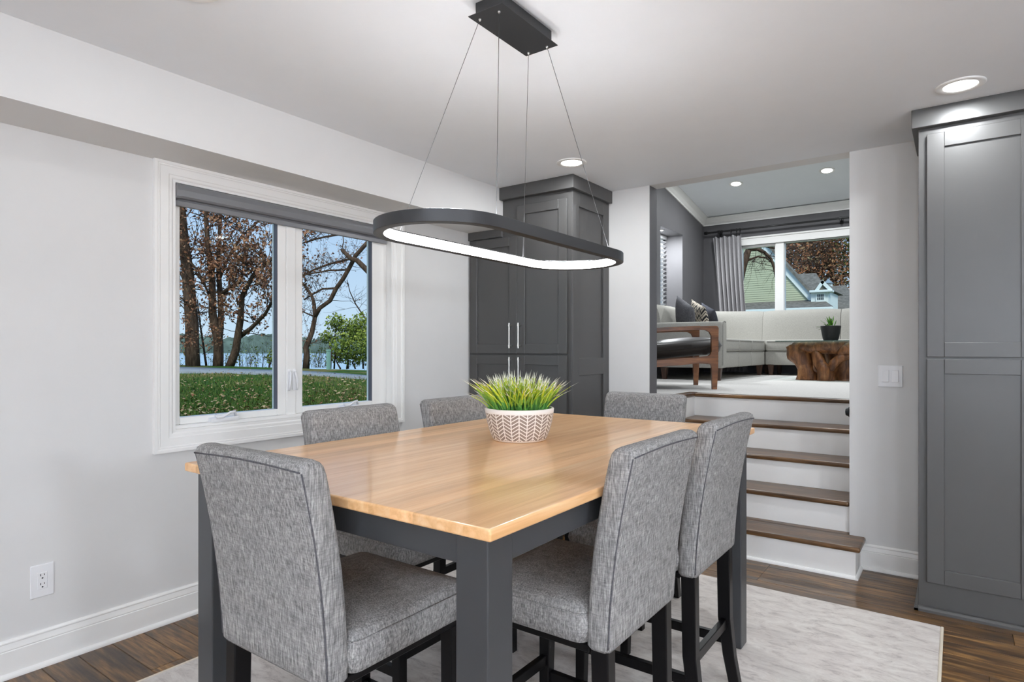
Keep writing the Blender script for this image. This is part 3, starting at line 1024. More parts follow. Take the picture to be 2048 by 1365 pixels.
for a in ((TX0 + LI + LA, TX1 - LI - LA, TY0 + LI + 0.006, TY0 + LI + 0.03), (TX0 + LI + LA, TX1 - LI - LA, TY1 - LI - 0.03, TY1 - LI - 0.006),
          (TX0 + LI + 0.006, TX0 + LI + 0.03, TY0 + LI + LA, TY1 - LI - LA), (TX1 - LI - 0.03, TX1 - LI - 0.006, TY0 + LI + LA, TY1 - LI - LA)):
    tp('apron', bx(*a, AZ0, AZ1, 0.002, 1), 'table_paint')

# ================================================================== CHAIRS
def make_chair():
    t = thing('counter_chair', 'x', 'chair')
    W = 0.445
    # backrest: stations up the height : z, y(outer back), thickness, width
    def yo(z):
        q = (z - 0.53) / (1.02 - 0.53)
        return -0.25 - 0.070 * (0.25 * q + 0.75 * q * q)
    loops = []
    for z, th, wd, dy in ((0.525, 0.055, 0.415, 0.006), (0.535, 0.066, 0.428, 0.0), (0.58, 0.068, 0.432, 0), (0.68, 0.068, 0.436, 0), (0.78, 0.068, 0.440, 0), (0.88, 0.067, 0.444, 0), (0.96, 0.067, 0.446, 0), (1.0, 0.067, 0.446, 0), (1.018, 0.064, 0.444, 0.001), (1.028, 0.054, 0.438, 0.006), (1.034, 0.034, 0.425, 0.016), (1.036, 0.012, 0.40, 0.026)):
        loops.append([Vector((p.x, p.y, z + 0.006 * (1 - (p.x / 0.223) ** 2) * (1 if z > 0.95 else 0))) for p in rrect(wd, th, min(0.016, th * 0.45), 4, 0, yo(z) + dy + th / 2, z)])
    back = obj('backrest', loft(new_bm(), loops), 'fabric', t, smooth=True, angle=60)
    # seams
    for sx_ in (-1, 1):
        bm_ = new_bm()
        pts = [(sx_ * (0.2125 + 0.018 * 0.5 * (z - 0.53)), yo(z) + 0.0045, z) for z in [0.54 + 0.04 * i for i in range(12)] + [1.012]]
        tube(bm_, pts, 0.0022, 5)
        obj('piping', bm_, 'piping', back, smooth=True)
    bm_ = new_bm()
    tube(bm_, [(x, yo(1.012) + 0.0002, 1.014 + 0.006 * (1 - (x / 0.223) ** 2)) for x in [-0.215 + 0.43 * i / 10 for i in range(11)]], 0.0022, 5)
    obj('top_piping', bm_, 'piping', back, smooth=True)
    # seat
    seat = obj('seat', cushion(new_bm(), -0.225, 0.225, -0.188, 0.225, 0.53, 0.635, 0.026, 0.022), 'fabric', t, smooth=True, angle=70)
    bm_ = new_bm()
    lp = rrect(0.452, 0.415, 0.026, 4, 0, 0.0185, 0.612)
    tube(bm_, lp + [lp[0]], 0.0018, 5)
    obj('seat_piping', bm_, 'fabric', seat, smooth=True)
    obj('seat_base', bx(-0.205, 0.205, -0.19, 0.205, 0.513, 0.532, 0.002, 1), 'black_wood', t)
    # legs
    a = 0.042
    for sx_ in (-1, 1):
        xc = sx_ * 0.185
        loft_l = [rrect(s_, s_, 0.003, 1, xc, y, z) for z, y, s_ in ((0.0, 0.19, 0.034), (0.3, 0.185, 0.040), (0.514, 0.185, 0.042))]
        obj('leg', loft(new_bm(), loft_l), 'black_wood', t)
        loft_l = [rrect(s_, s_ + 0.006, 0.003, 1, xc, y, z) for z, y, s_ in ((0.0, -0.262, 0.034), (0.12, -0.238, 0.037), (0.26, -0.222, 0.040), (0.53, -0.218, 0.042))]
        obj('leg', loft(new_bm(), loft_l), 'black_wood', t)
        obj('stretcher', bx(xc - 0.011, xc + 0.011, -0.21, 0.17, 0.16, 0.195, 0.002, 1), 'black_wood', t)
    obj('stretcher', bx(-0.17, 0.17, 0.175, 0.197, 0.215, 0.25, 0.002, 1), 'black_wood', t)
    obj('stretcher', bx(-0.17, 0.17, -0.234, -0.212, 0.225, 0.26, 0.002, 1), 'black_wood', t)
    return t
ch0 = make_chair()
G = 'six grey counter chairs around the dining table'
spots = [(-1.317, 1.085, 0.0, 'grey linen counter chair at near end of table, its back fully shown'),
         (-0.932, 1.553, PI / 2, 'grey linen counter chair on stair side of table, nearest the camera'),
         (-0.932, 2.165, PI / 2, 'grey linen counter chair on stair side of table, farther from the camera'),
         (-1.71, 1.635, -PI / 2, 'grey linen counter chair in front of the lake window'),
         (-1.71, 2.275, -PI / 2, 'grey linen counter chair between lake window and the grass planter'),
         (-1.352, 2.785, PI, 'grey linen counter chair at far end of table before the stairs')]
for i, (x, y, rz, lb) in enumerate(spots):
    o = ch0 if i == 0 else copy_tree(ch0)
    o.location = (x, y, RZ)
    o.rotation_euler = (0, 0, rz)
    tag(o, lb, 'chair', G)

# ================================================================== PENDANT
PX, PY = -1.26, 1.757
PL, PWD, PZ0, PZ1 = 1.167, 0.425, 1.625, 1.661
pend = thing('pendant_light', 'dark oval ring pendant light hanging over the dining table', 'pendant light', (PX, PY, PZ0))
def stad(L_, W_, n=28):
    r = W_ / 2
    h_ = L_ / 2 - r
    pts = [(r * math.cos(PI * i / n), h_ + r * math.sin(PI * i / n)) for i in range(n + 1)]
    pts += [(-r * math.cos(PI * i / n), -h_ - r * math.sin(PI * i / n)) for i in range(n + 1)]
    return pts
RT = 0.030
def ring(bm_, secs):
    loft(bm_, [[(x, y, z) for x, y in stad(PL - 2 * i, PWD - 2 * i)] for i, z in secs], caps=False)
H_ = PZ1 - PZ0
bm = new_bm()
ring(bm, [(RT, 0.0006), (RT - 0.001, 0), (0.001, 0), (0, 0.001), (0, H_ - 0.001), (0.001, H_), (RT - 0.001, H_), (RT, H_ - 0.001), (RT, H_ - 0.003), (RT - 0.006, H_ - 0.003), (RT - 0.006, 0.0006), (RT, 0.0006)])
obj('ring_housing', bm, 'metal_dark', pend, smooth=True, angle=35)
bm = new_bm()
ring(bm, [(RT - 0.004, 0.0015), (RT - 0.0005, 0.0015), (RT - 0.0005, H_ - 0.0035), (RT - 0.004, H_ - 0.0035), (RT - 0.004, 0.0015)])
obj('led_diffuser', bm, 'led', pend, smooth=True, angle=35)
bm = new_bm()
ring(bm, [(0.006, H_ + 0.0004), (RT - 0.008, H_ + 0.0004), (RT - 0.008, H_ + 0.0012), (0.006, H_ + 0.0012), (0.006, H_ + 0.0004)])
obj('added_fill_strip', bm, 'led_up_fill', pend)  # invented glowing strip, hidden from below, added to brighten the ceiling
CZ = ZC - PZ0
bm = new_bm(); box(bm, -0.071, 0.071, 1.580 - PY, 1.923 - PY, CZ - 0.052, CZ - 0.049, 0.0008, 1)
canopy = obj('canopy_plate', bm, 'metal_dark', pend)
bm = new_bm(); box(bm, -0.055, 0.055, 1.60 - PY, 1.905 - PY, CZ - 0.049, CZ - 0.0005, 0.001, 1)
obj('canopy_box', bm, 'metal_dark', canopy)
for (sx_, sy_, ax, ay) in ((-0.046, 1.612 - PY, -0.197, -0.37), (0.036, 1.612 - PY, 0.197, -0.37), (0.036, 1.903 - PY, 0.197, 0.325), (-0.046, 1.903 - PY, -0.197, 0.325)):
    bm = new_bm(); tube(bm, [(sx_, sy_, CZ - 0.053), (ax, ay, H_)], 0.0009, 6)
    cb = obj('cable', bm, 'cable', pend, smooth=True)
    bm = new_bm(); tube(bm, [(sx_, sy_, CZ - 0.051), (sx_, sy_, CZ - 0.056), (sx_, sy_, CZ - 0.060)], [0.0055, 0.005, 0.002], 10)
    tube(bm, [(ax, ay, H_ - 0.001), (ax, ay, H_ + 0.005)], [0.004, 0.002], 8)
    obj('cable_gland', bm, 'nickel', cb, smooth=True)

# ================================================================== PLANTER
BX, BY = -1.335, 1.885
pl = thing('grass_planter', 'white herringbone bowl of faux green grass in centre of dining table', 'planter', (BX, BY, TZ))
prof = [(0.0, 0.002), (0.092, 0.0), (0.098, 0.002), (0.104, 0.012), (0.115, 0.04), (0.124, 0.075), (0.1285, 0.105), (0.130, 0.118), (0.128, 0.121), (0.121, 0.121), (0.119, 0.112), (0.115, 0.09)]
bm = new_bm()
NB = 80
rows_ = lathe(bm, prof, NB)
uvl = bm.loops.layers.uv.new('UVMap')
vt = {}
for j, row in enumerate(rows_):
    for i, v_ in enumerate(row):
        vt[v_] = (i, j)
for f in bm.faces:
    ii = [vt[l.vert][0] for l in f.loops]
    wrap = (max(ii) - min(ii)) > NB / 2
    for l in f.loops:
        i, j = vt[l.vert]
        if wrap and i == 0: i = NB
        zv = prof[j][1] / 0.121
        if j >= 8: zv = 1.0
        l[uvl].uv = (i / NB, zv)
obj('bowl', bm, 'bowl', pl, smooth=True, angle=50)
bm = new_bm()
r_ = lathe(bm, [(0.0005, 0.106), (0.06, 0.104), (0.117, 0.10)], 32)
obj('soil', bm, 'soil', pl)
rnd = random.Random(3)
V, FC, TN = [], [], []
for b in range(620):
    a = rnd.uniform(0, 2 * PI)
    rr = 0.11 * math.sqrt(rnd.random())
    bxp, byp = rr * math.cos(a), rr * math.sin(a)
    out = rr / 0.11
    la = a + rnd.uniform(-0.9, 0.9)
    lean = 0.006 + (0.085 * out ** 2.2) * rnd.uniform(0.25, 1.25) + rnd.uniform(0, 0.022)
    hh = rnd.uniform(0.11, 0.178) - 0.02 * out
    wd = rnd.uniform(0.0020, 0.0042)
    wa = rnd.uniform(0, PI)
    wx_, wy_ = math.cos(wa) * wd, math.sin(wa) * wd
    nseg = 6
    base = len(V)
    yellow = rnd.random() < 0.33
    for s_ in range(nseg + 1):
        q = s_ / nseg
        cx_ = bxp + math.cos(la) * lean * q ** 1.8
        cy_ = byp + math.sin(la) * lean * q ** 1.8
        cz_ = 0.098 + hh * (q - 0.12 * q * q * out)
        wf = (0.75 + 0.6 * q) * (1 - q ** 3 * 0.97)
        V.append((cx_ - wx_ * wf, cy_ - wy_ * wf, cz_)); V.append((cx_ + wx_ * wf, cy_ + wy_ * wf, cz_))
    for s_ in range(nseg):
        i0 = base + 2 * s_
        FC.append((i0, i0 + 1, i0 + 3, i0 + 2))
        q = (s_ + 0.5) / nseg
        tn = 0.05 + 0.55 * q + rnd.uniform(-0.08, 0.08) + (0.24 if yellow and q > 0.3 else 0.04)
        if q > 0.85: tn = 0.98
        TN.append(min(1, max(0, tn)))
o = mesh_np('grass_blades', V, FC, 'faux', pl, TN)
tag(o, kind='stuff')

# ================================================================== SOFA (upper room)
def up(o, root):
    o.matrix_parent_inverse = Matrix.Translation(-root.location)
    return o
sofa = thing('sectional_sofa', 'light grey L shaped sectional sofa below the upper room windows', 'sofa', (-2.7, 8.5, ZU))
def so(name, bm_, mat='sofa', parent=None, **kw):
    kw.setdefault('smooth', True); kw.setdefault('angle', 60)
    o = obj(name, bm_, mat, parent or sofa, **kw)
    if parent is None:
        up(o, sofa)
    return o
SXF = -2.17        # front of left run
SXB = -3.24        # back of left run
SYF = 8.97         # front of rear run
SYB = 9.59
SYA = 7.02         # near end of arm
zb0, zb1, zs1 = ZU + 0.145, ZU + 0.335, ZU + 0.49
SXE = 0.35
def rblock(x0, x1, y0, y1, z0, z1, r=0.025):
    return cushion(new_bm(), x0, x1, y0, y1, z0, z1, r, 0.004)
# arm
arm = so('arm', rblock(SXB + 0.02, SXF + 0.02, SYA, SYA + 0.16, zb0, ZU + 0.68, 0.03))
bm = new_bm(); tube(bm, [(SXF + 0.018, SYA + 0.012, zb0 + 0.03), (SXF + 0.018, SYA + 0.012, ZU + 0.63), (SXF + 0.015, SYA + 0.03, ZU + 0.67), (SXF + 0.012, SYA + 0.08, ZU + 0.685), (SXF + 0.015, SYA + 0.13, ZU + 0.67)], 0.006, 6)
so('arm_piping', bm, 'sofa_pipe', arm)
ys = [SYA + 0.16, 7.76, 8.34, SYF]
for a, b in zip(ys, ys[1:]):
    so('base', rblock(SXB, SXF - 0.01, a + 0.002, b - 0.002, zb0, zb1, 0.02))
    c_ = so('seat_cushion', rblock(SXB + 0.3, SXF, a + 0.003, b - 0.003, zb1, zs1, 0.03))
    for z in (zb1 + 0.022, zs1 - 0.022):
        bm = new_bm()
        tube(bm, [(SXF + 0.002, a + 0.025, z), (SXF + 0.004, (a + b) / 2, z), (SXF + 0.002, b - 0.025, z)], 0.004, 5)
        so('seat_piping', bm, 'sofa_pipe', c_)
so('base', rblock(SXB, SXF - 0.01, SYF, SYB, zb0, zb1, 0.02))
so('seat_cushion', rblock(SXB + 0.3, SXF - 0.003, SYF + 0.002, SYB - 0.28, zb1, zs1, 0.03))
xs = [SXF, -1.33, -0.49, SXE]
for a, b in zip(xs, xs[1:]):
    so('base', rblock(a + 0.002, b - 0.002, SYF + 0.01, SYB, zb0, zb1, 0.02))
    c_ = so('seat_cushion', rblock(a + 0.003, b - 0.003, SYF, SYB - 0.28, zb1, zs1, 0.03))
    for z in (zb1 + 0.022, zs1 - 0.022):
        bm = new_bm()
        tube(bm, [(a + 0.025, SYF - 0.002, z), ((a + b) / 2, SYF - 0.004, z), (b - 0.025, SYF - 0.002, z)], 0.004, 5)
        so('seat_piping', bm, 'sofa_pipe', c_)
# back cushions : lean profile swept along a path (path = inner foot line)
def back_cushion(path_fn, n=10, ztop=0.92, thick=0.24, lean=0.14):
    prof = []
    for q, off in ((0.0, 0.0), (0.15, 0.012), (0.5, 0.03), (0.8, 0.05), (0.93, 0.072)):
        prof.append((off + lean * 0.0, zs1 - 0.02 + (ZU + ztop - zs1) * q))
    prof += [(0.10, ZU + ztop - 0.008), (0.14, ZU + ztop + 0.004), (0.19, ZU + ztop - 0.004), (0.225, ZU + ztop - 0.05), (thick, ZU + ztop - 0.12), (thick, zs1 - 0.02)]
    loops = []
    for i in range(n + 1):
        p, nrm = path_fn(i / n)
        e_ = 0.0
        edge = min(i, n - i)
        pinch = 0.018 if edge == 0 else (0.005 if edge == 1 else 0.0)
        loops.append([(p[0] + nrm[0] * (d + pinch), p[1] + nrm[1] * (d + pinch), z - (pinch * 0.6 if z > zs1 + 0.3 else 0)) for d, z in prof])
    return loft(new_bm(), loops)
BXF = SXB + 0.33       # inner face of the left backs
BYF = SYB - 0.31
RC = 0.62
def straight_y(y0, y1):
    return lambda q: ((BXF, y0 + (y1 - y0) * q), (-1, 0))
def straight_x(x0, x1):
    return lambda q: ((x0 + (x1 - x0) * q, BYF), (0, 1))
def corner(q):
    a = PI - q * PI / 2
    cx_, cy_ = BXF + RC, BYF - RC
    return ((cx_ + RC * math.cos(a), cy_ + RC * math.sin(a)), (math.cos(a), math.sin(a)))
for y0, y1 in ((SYA + 0.16, 7.92), (7.92, BYF - RC)):
    so('back_cushion', back_cushion(straight_y(y0 + 0.003, y1 - 0.003)))
so('back_cushion', back_cushion(corner, 16))
xr0 = BXF + RC
for x0, x1 in ((xr0, -1.28), (-1.28, -0.45), (-0.45, SXE)):
    so('back_cushion', back_cushion(straight_x(x0 + 0.003, x1 - 0.003)))
so('rear_frame', rblock(SXB - 0.03, SXB + 0.08, SYA + 0.1, SYB, zb0, ZU + 0.86, 0.02))
so('rear_frame', rblock(SXB, SXE, SYB - 0.08, SYB + 0.02, zb0, ZU + 0.84, 0.02))
def sleg(x, y, s_=1.0):
    loops = [rrect(w_, w_, 0.004, 1, x, y, z) for z, w_ in ((ZU + 0.0005, 0.045 * s_), (zb0 + 0.002, 0.075 * s_))]
    so('leg', loft(new_bm(), loops), 'sofa_leg', smooth=False)
for x, y in ((SXF - 0.05, SYA + 0.07), (-2.86, SYA + 0.05), (SXF - 0.06, SYF - 0.05), (SXF + 0.07, SYF + 0.05), (SXB + 0.1, 8.9), (SXF + 0.07, SYB - 0.08), (SXF - 0.1, SYB - 0.08), (-0.6, SYF + 0.05), (SXE - 0.06, SYF + 0.05), (SXE - 0.06, SYB - 0.08), (SXB + 0.1, SYA + 0.07)):
    sleg(x, y)

# pillows
def pillow(name, label, mat, loc, size, yaw, tilt, thick=0.13):
    bm_ = new_bm()
    n = 14
    def surf(sgn):
        g = []
        for i in range(n + 1):
            row = []
            for j in range(n + 1):
                a, b = 2 * i / n - 1, 2 * j / n - 1
                e_ = max(0.0, (1 - a * a) * (1 - b * b)) ** 0.45
                shr = 1 - 0.07 * (1 - (abs(a) * abs(b)) ** 0.6)
                row.append(bm_.verts.new((a * size / 2 * shr, sgn * thick / 2 * e_, b * size / 2 * shr)))
            g.append(row)
        for i in range(n):
            for j in range(n):
                bm_.faces.new((g[i][j], g[i + 1][j], g[i + 1][j + 1], g[i][j + 1]))
        return g
    surf(1); surf(-1)
    bmesh.ops.remove_doubles(bm_, verts=bm_.verts[:], dist=1e-4)
    o = obj(name, bm_, mat, smooth=True)
    o.location = loc
    o.rotation_euler = (tilt[0], tilt[1], yaw)
    return tag(o, label, 'cushion', 'throw pillows on the sectional sofa')
pz = zs1 + 0.215
pillow('throw_pillow', 'plain grey velvet throw pillow behind the sofa arm', 'velvet', (-2.74, 7.44, pz + 0.05), 0.44, -0.72, (0.25, 0.42), 0.17)
pillow('throw_pillow', 'black and cream chevron throw pillow between two grey ones', 'chevron', (-2.66, 7.78, pz + 0.04), 0.45, -0.85, (0.30, 0.30), 0.13)
pillow('throw_pillow', 'dark slate throw pillow farthest from the sofa arm', 'slate', (-2.64, 8.10, pz + 0.02), 0.45, -0.85, (0.30, 0.30), 0.13)

# ------------------------------------------------------------------ armchair
ac = thing('armchair', 'teak framed lounge armchair with dark leather seat beside the sofa arm', 'armchair', (0, 0, ZU))
ang = math.atan2(-0.84, 0.547)
fa, fb = at_z(1428, 779, ZU), at_z(1391, 770.5, ZU)
ang = math.atan2(fb.y - fa.y, fb.x - fa.x) + PI   # direction of local +x from far leg to near leg
mid = (fa + fb) / 2
hw = (fa - fb).length / 2
ac.rotation_euler = (0, 0, ang)
fwd = Vector((-math.sin(ang), math.cos(ang), 0))
if fwd.x < 0:
    ang += PI; ac.rotation_euler = (0, 0, ang); fwd = -fwd
ac.location = (mid.x - fwd.x * 0.33, mid.y - fwd.y * 0.33, ZU)
def ap(name, bm_, mat='teak', parent=ac, **kw):
    kw.setdefault('smooth', True); kw.setdefault('angle', 50)
    return obj(name, bm_, mat, parent, **kw)
AT = 0.572
for sx_ in (-1, 1):
    x = sx_ * hw
    t2 = 0.019
    # front leg with curved shoulders into arm and rail
    def slab(pts, th=t2):
        bm_ = new_bm()
        loft(bm_, [[(x + s_ * th, y, z) for y, z in pts] for s_ in (-1, 1)])
        return bm_
    leg = [(0.352, 0.0), (0.362, 0.20), (0.366, AT - 0.02), (0.358, AT - 0.006), (0.34, AT), (0.20, AT - 0.004), (0.20, AT - 0.036), (0.25, AT - 0.038), (0.285, AT - 0.055), (0.303, AT - 0.09), (0.306, 0.34), (0.296, 0.315), (0.275, 0.300), (0.2, 0.292), (0.2, 0.232), (0.275, 0.235), (0.298, 0.222), (0.306, 0.195), (0.312, 0.0)]
    ap('front_leg', slab(leg), smooth=False)
    ap('arm_rest', slab([(0.20, AT), (0.20, AT - 0.036), (-0.1, AT - 0.046), (-0.36, AT - 0.066), (-0.36, AT - 0.032), (-0.1, AT - 0.012)], 0.027), smooth=False)
    ap('side_rail', slab([(0.2, 0.292), (0.2, 0.232), (-0.3, 0.19), (-0.3, 0.25)]), smooth=False)
    ap('back_leg', slab([(-0.30, 0.52), (-0.26, 0.52), (-0.26, 0.16), (-0.34, 0.0), (-0.38, 0.0), (-0.31, 0.2)]), smooth=False)
ap('front_rail', bx(-hw, hw, 0.285, 0.305, 0.225, 0.285, 0.004, 2))
ap('back_rail', bx(-hw, hw, -0.30, -0.28, 0.20, 0.26, 0.004, 2))
bm = cushion(new_bm(), -hw + 0.025, hw - 0.025, -0.28, 0.415, 0.285, 0.43, 0.06, 0.03, 6)
for v_ in bm.verts:
    v_.co.z += (v_.co.y) * 0.09
ap('seat_cushion', bm, 'leather')
bm = cushion(new_bm(), -hw + 0.03, hw - 0.03, -0.09, 0.09, 0.0, 0.52, 0.05, 0.02, 6)
bmesh.ops.rotate(bm, verts=bm.verts[:], cent=(0, 0, 0), matrix=Matrix.Rotation(math.radians(18), 3, 'X'))
for v_ in bm.verts:
    v_.co += Vector((0, -0.26, 0.40))
ap('back_cushion', bm, 'leather')

# ------------------------------------------------------------------ coffee table
CTX, CTY = -1.02, 8.12
ct = thing('coffee_table', 'gnarled tree root coffee table with a clear glass top', 'coffee table', (CTX, CTY, ZU))
def rootpiece(pts, rs, seed, name='root'):
    bm_ = new_bm()
    # resample
    P_ = [Vector(p) for p in pts]
    fine, fr_ = [], []
    for i in range(len(P_) - 1):
        for s_ in range(5):
            q = s_ / 5
            fine.append(P_[i].lerp(P_[i + 1], q)); fr_.append(rs[i] + (rs[i + 1] - rs[i]) * q)
    fine.append(P_[-1]); fr_.append(rs[-1])
    tube(bm_, fine, fr_, 16)
    for v_ in bm_.verts:
        c_ = v_.co
        nz = noise.noise(Vector((c_.x * 9 + seed, c_.y * 9, c_.z * 4))) * 0.035 + noise.noise(Vector((c_.x * 26, c_.y * 26 + seed, c_.z * 8))) * 0.014
        d = noise.noise_vector(Vector((c_.x * 6, c_.y * 6 + seed, c_.z * 5))) * 0.03
        v_.co = c_ + d + Vector((c_.x, c_.y, 0)).normalized() * nz if Vector((c_.x, c_.y, 0)).length > 1e-4 else c_
        v_.co.z = min(max(v_.co.z, 0.001), 0.449)
    return obj(name, bm_, 'root', ct, smooth=True)
RH = 0.44
rootpiece([(-0.40, -0.22, 0.0), (-0.42, -0.24, 0.15), (-0.50, -0.26, 0.30), (-0.56, -0.27, 0.42)], [0.12, 0.10, 0.12, 0.10], 1)
rootpiece([(-0.20, -0.34, 0.0), (-0.21, -0.36, 0.14), (-0.27, -0.33, 0.27), (-0.33, -0.26, 0.40)], [0.085, 0.075, 0.055, 0.05], 2)
rootpiece([(-0.20, -0.34, 0.10), (-0.12, -0.36, 0.20), (-0.02, -0.36, 0.27), (0.12, -0.34, 0.33)], [0.06, 0.05, 0.045, 0.04], 3)
rootpiece([(0.0, -0.05, 0.0), (-0.05, -0.08, 0.18), (-0.02, -0.05, 0.32), (0.05, -0.05, 0.43)], [0.22, 0.19, 0.24, 0.27], 4)
rootpiece([(-0.55, -0.28, 0.40), (-0.35, -0.30, 0.385), (-0.1, -0.30, 0.38), (0.2, -0.28, 0.385), (0.48, -0.2, 0.40)], [0.05, 0.075, 0.085, 0.08, 0.05], 5)
rootpiece([(0.30, -0.18, 0.0), (0.33, -0.2, 0.18), (0.42, -0.22, 0.33), (0.5, -0.2, 0.43)], [0.11, 0.10, 0.10, 0.1], 6)
rootpiece([(0.25, 0.22, 0.0), (0.28, 0.22, 0.2), (0.36, 0.24, 0.43)], [0.13, 0.11, 0.14], 7)
rootpiece([(-0.30, 0.20, 0.0), (-0.33, 0.22, 0.2), (-0.42, 0.22, 0.43)], [0.13, 0.11, 0.15], 8)
rootpiece([(-0.24, -0.345, 0.06), (-0.30, -0.34, 0.12), (-0.315, -0.33, 0.20), (-0.28, -0.33, 0.26)], [0.018, 0.02, 0.022, 0.025], 9)
rootpiece([(-0.05, -0.33, 0.31), (0.03, -0.36, 0.36), (0.16, -0.34, 0.40), (0.3, -0.3, 0.41)], [0.05, 0.06, 0.055, 0.04], 10)
bm = new_bm(); box(bm, -0.72, 0.72, -0.44, 0.44, 0.45, 0.462, 0.003, 2)
obj('glass_top', bm, 'glass_table', ct)

pp_ = at_y(1661.5, 683, CTY - 0.12)
pot = thing('potted_plant', 'small spiky green plant in dark pot on the coffee table', 'potted plant', (pp_.x, pp_.y, ZU + 0.4625))
bm = new_bm()
pr = [(0.0, 0.001), (0.072, 0.0), (0.076, 0.003)]
for i in range(17):
    q = i / 16
    pr.append((0.076 + 0.032 * q ** 0.7 + (0.0016 if i % 2 else 0.0), 0.006 + 0.158 * q))
pr += [(0.108, 0.172), (0.103, 0.174), (0.099, 0.168), (0.096, 0.15), (0.0, 0.148)]
lathe(bm, pr, 32)
obj('pot', bm, 'ceramic', pot, smooth=True, angle=50)
rnd = random.Random(11)
for i in range(26):
    a = rnd.uniform(0, 2 * PI); ln = rnd.uniform(0.08, 0.17); el = rnd.uniform(0.25, 1.35)
    if i % 3 == 0: a = PI + rnd.uniform(-0.6, 0.9)
    b0 = Vector((rnd.uniform(-0.03, 0.03), rnd.uniform(-0.03, 0.03), 0.145))
    d = Vector((math.cos(a) * math.cos(el), math.sin(a) * math.cos(el), math.sin(el)))
    sd = Vector((-math.sin(a), math.cos(a), 0))
    V, FC, TN = [], [], []
    for s_ in range(6):
        q = s_ / 5
        p = b0 + d * ln * q + Vector((0, 0, -0.05 * q * q * (1.4 - el)))
        w_ = 0.011 * (1 - q ** 2.5) * (0.7 + 0.6 * q) + 0.0006
        V += [p - sd * w_, p + Vector((0, 0, -0.003)), p + sd * w_]
    for s_ in range(5):
        b_ = 3 * s_
        FC += [(b_, b_ + 1, b_ + 4, b_ + 3), (b_ + 1, b_ + 2, b_ + 5, b_ + 4)]
        TN += [rnd.uniform(0.1, 0.9)] * 2
    mesh_np('leaf', V, FC, 'agave', pot, TN, smooth=True)

# ------------------------------------------------------------------ curtain and rod
YR = UYB - 0.11
ra, rb = at_y(1416, 466.5, YR), at_y(1698, 438, YR)
RODZ = ra.z
rod = thing('curtain_rod', 'black curtain rod above the upper room window', 'curtain rod', (ra.x, YR, RODZ))
bm = new_bm(); tube(bm, [(0, 0, 0), (3.6, 0, 0)], 0.014, 12)
obj('rod', bm, 'black', rod, smooth=True, angle=40)
bm = new_bm(); tube(bm, [(0.0, 0, 0), (-0.012, 0, 0), (-0.014, 0, 0), (-0.05, 0, 0), (-0.06, 0, 0)], [0.016, 0.018, 0.026, 0.026, 0.018], 14)
obj('finial', bm, 'black', rod, smooth=True, angle=40)
for bxx in (at_y(1438, 463, YR).x - ra.x, at_y(1681, 440, YR).x - ra.x):
    bm = new_bm(); box(bm, bxx - 0.012, bxx + 0.012, -0.012, 0.11, -0.035, -0.012, 0.003, 1); box(bm, bxx - 0.022, bxx + 0.022, 0.095, 0.109, -0.06, 0.03, 0.003, 1)
    tube(bm, [(bxx - 0.014, 0, 0), (bxx + 0.014, 0, 0)], 0.022, 12)
    obj('bracket', bm, 'black', rod)
cxa, cxb = at_y(1426, 480, YR).x, at_y(1482, 470, YR).x
cba, cbb = at_y(1438, 620, YR).x, at_y(1491, 620, YR).x
cur = thing('curtain', 'grey pleated curtain drawn to left side of upper window', 'curtain', ((cxa + cxb) / 2, YR, ZU))
ztop = at_y(1455, 473.5, YR).z
V, FC = [], []
NXc, NZc = 90, 24
for j in range(NZc + 1):
    q = j / NZc
    z = ztop - (ztop - ZU - 0.02) * q
    qq = (ztop - z) / (ztop - at_y(1455, 620, YR).z)
    xl = cxa + (cba - cxa) * min(qq, 1.3); xr = cxb + (cbb - cxb) * min(qq, 1.3)
    for i in range(NXc + 1):
        p = i / NXc
        amp = 0.030 + 0.02 * min(1, q * 3)
        y = YR + amp * math.sin(p * 2 * PI * 6.5 + 0.6 * math.sin(q * 5)) + 0.012 * math.sin(p * 2 * PI * 13 + q * 3)
        zt_ = z + (0.018 * math.sin(p * 2 * PI * 3.2) if j == 0 else 0)
        V.append((xl + (xr - xl) * p - cur.location.x, y - YR, zt_ - ZU))
for j in range(NZc):
    for i in range(NXc):
        a = j * (NXc + 1) + i
        FC.append((a, a + 1, a + NXc + 2, a + NXc + 1))
cpan = mesh_np('panel', V, FC, 'curtain', cur, smooth=True)
sm = cpan.modifiers.new('thick', 'SOLIDIFY'); sm.thickness = 0.003
for u in (1436, 1444, 1462, 1473, 1480):
    x = at_y(u, 462, YR).x - cur.location.x
    bm = new_bm()
    tube(bm, [(x, 0.026 * math.cos(a), RODZ - ZU - 0.006 + 0.026 * math.sin(a)) for a in [2 * PI * i / 16 for i in range(17)]], 0.004, 6)
    tube(bm, [(x, 0, RODZ - ZU - 0.03), (x, 0, ztop - ZU - 0.01)], 0.004, 6)
    obj('ring', bm, 'black', cur, smooth=True)

# ================================================================== OUTDOORS
def smooth(a, b, x):
    q = min(1, max(0, (x - a) / (b - a)))
    return q * q * (3 - 2 * q)
def ground(x, y):
    z = -0.1 + 0.0612 * min(max(y, 0.0), 9.8)
    side = smooth(-7.0, -11.0, x)
    z -= side * 2.6 * smooth(15.5, 22.0, y)
    far = smooth(-34.0, -44.0, x)
    z -= 2.4 * far
    return z
gx = np.concatenate([np.arange(-60, -3.4, 0.8), [-3.2]])
gy = np.arange(-12, 62, 0.8)
def grid_mesh(name, gx, gy, mat):
    V = [(x, y, ground(x, y) + 0.03 * noise.noise(Vector((x * 0.5, y * 0.5, 0)))) for y in gy for x in gx]
    n = len(gx)
    FC = [(j * n + i, j * n + i + 1, (j + 1) * n + i + 1, (j + 1) * n + i) for j in range(len(gy) - 1) for i in range(n - 1)]
    return tag(mesh_np(name, V, FC, mat, smooth=True), kind='structure')
k = NT('lawn')
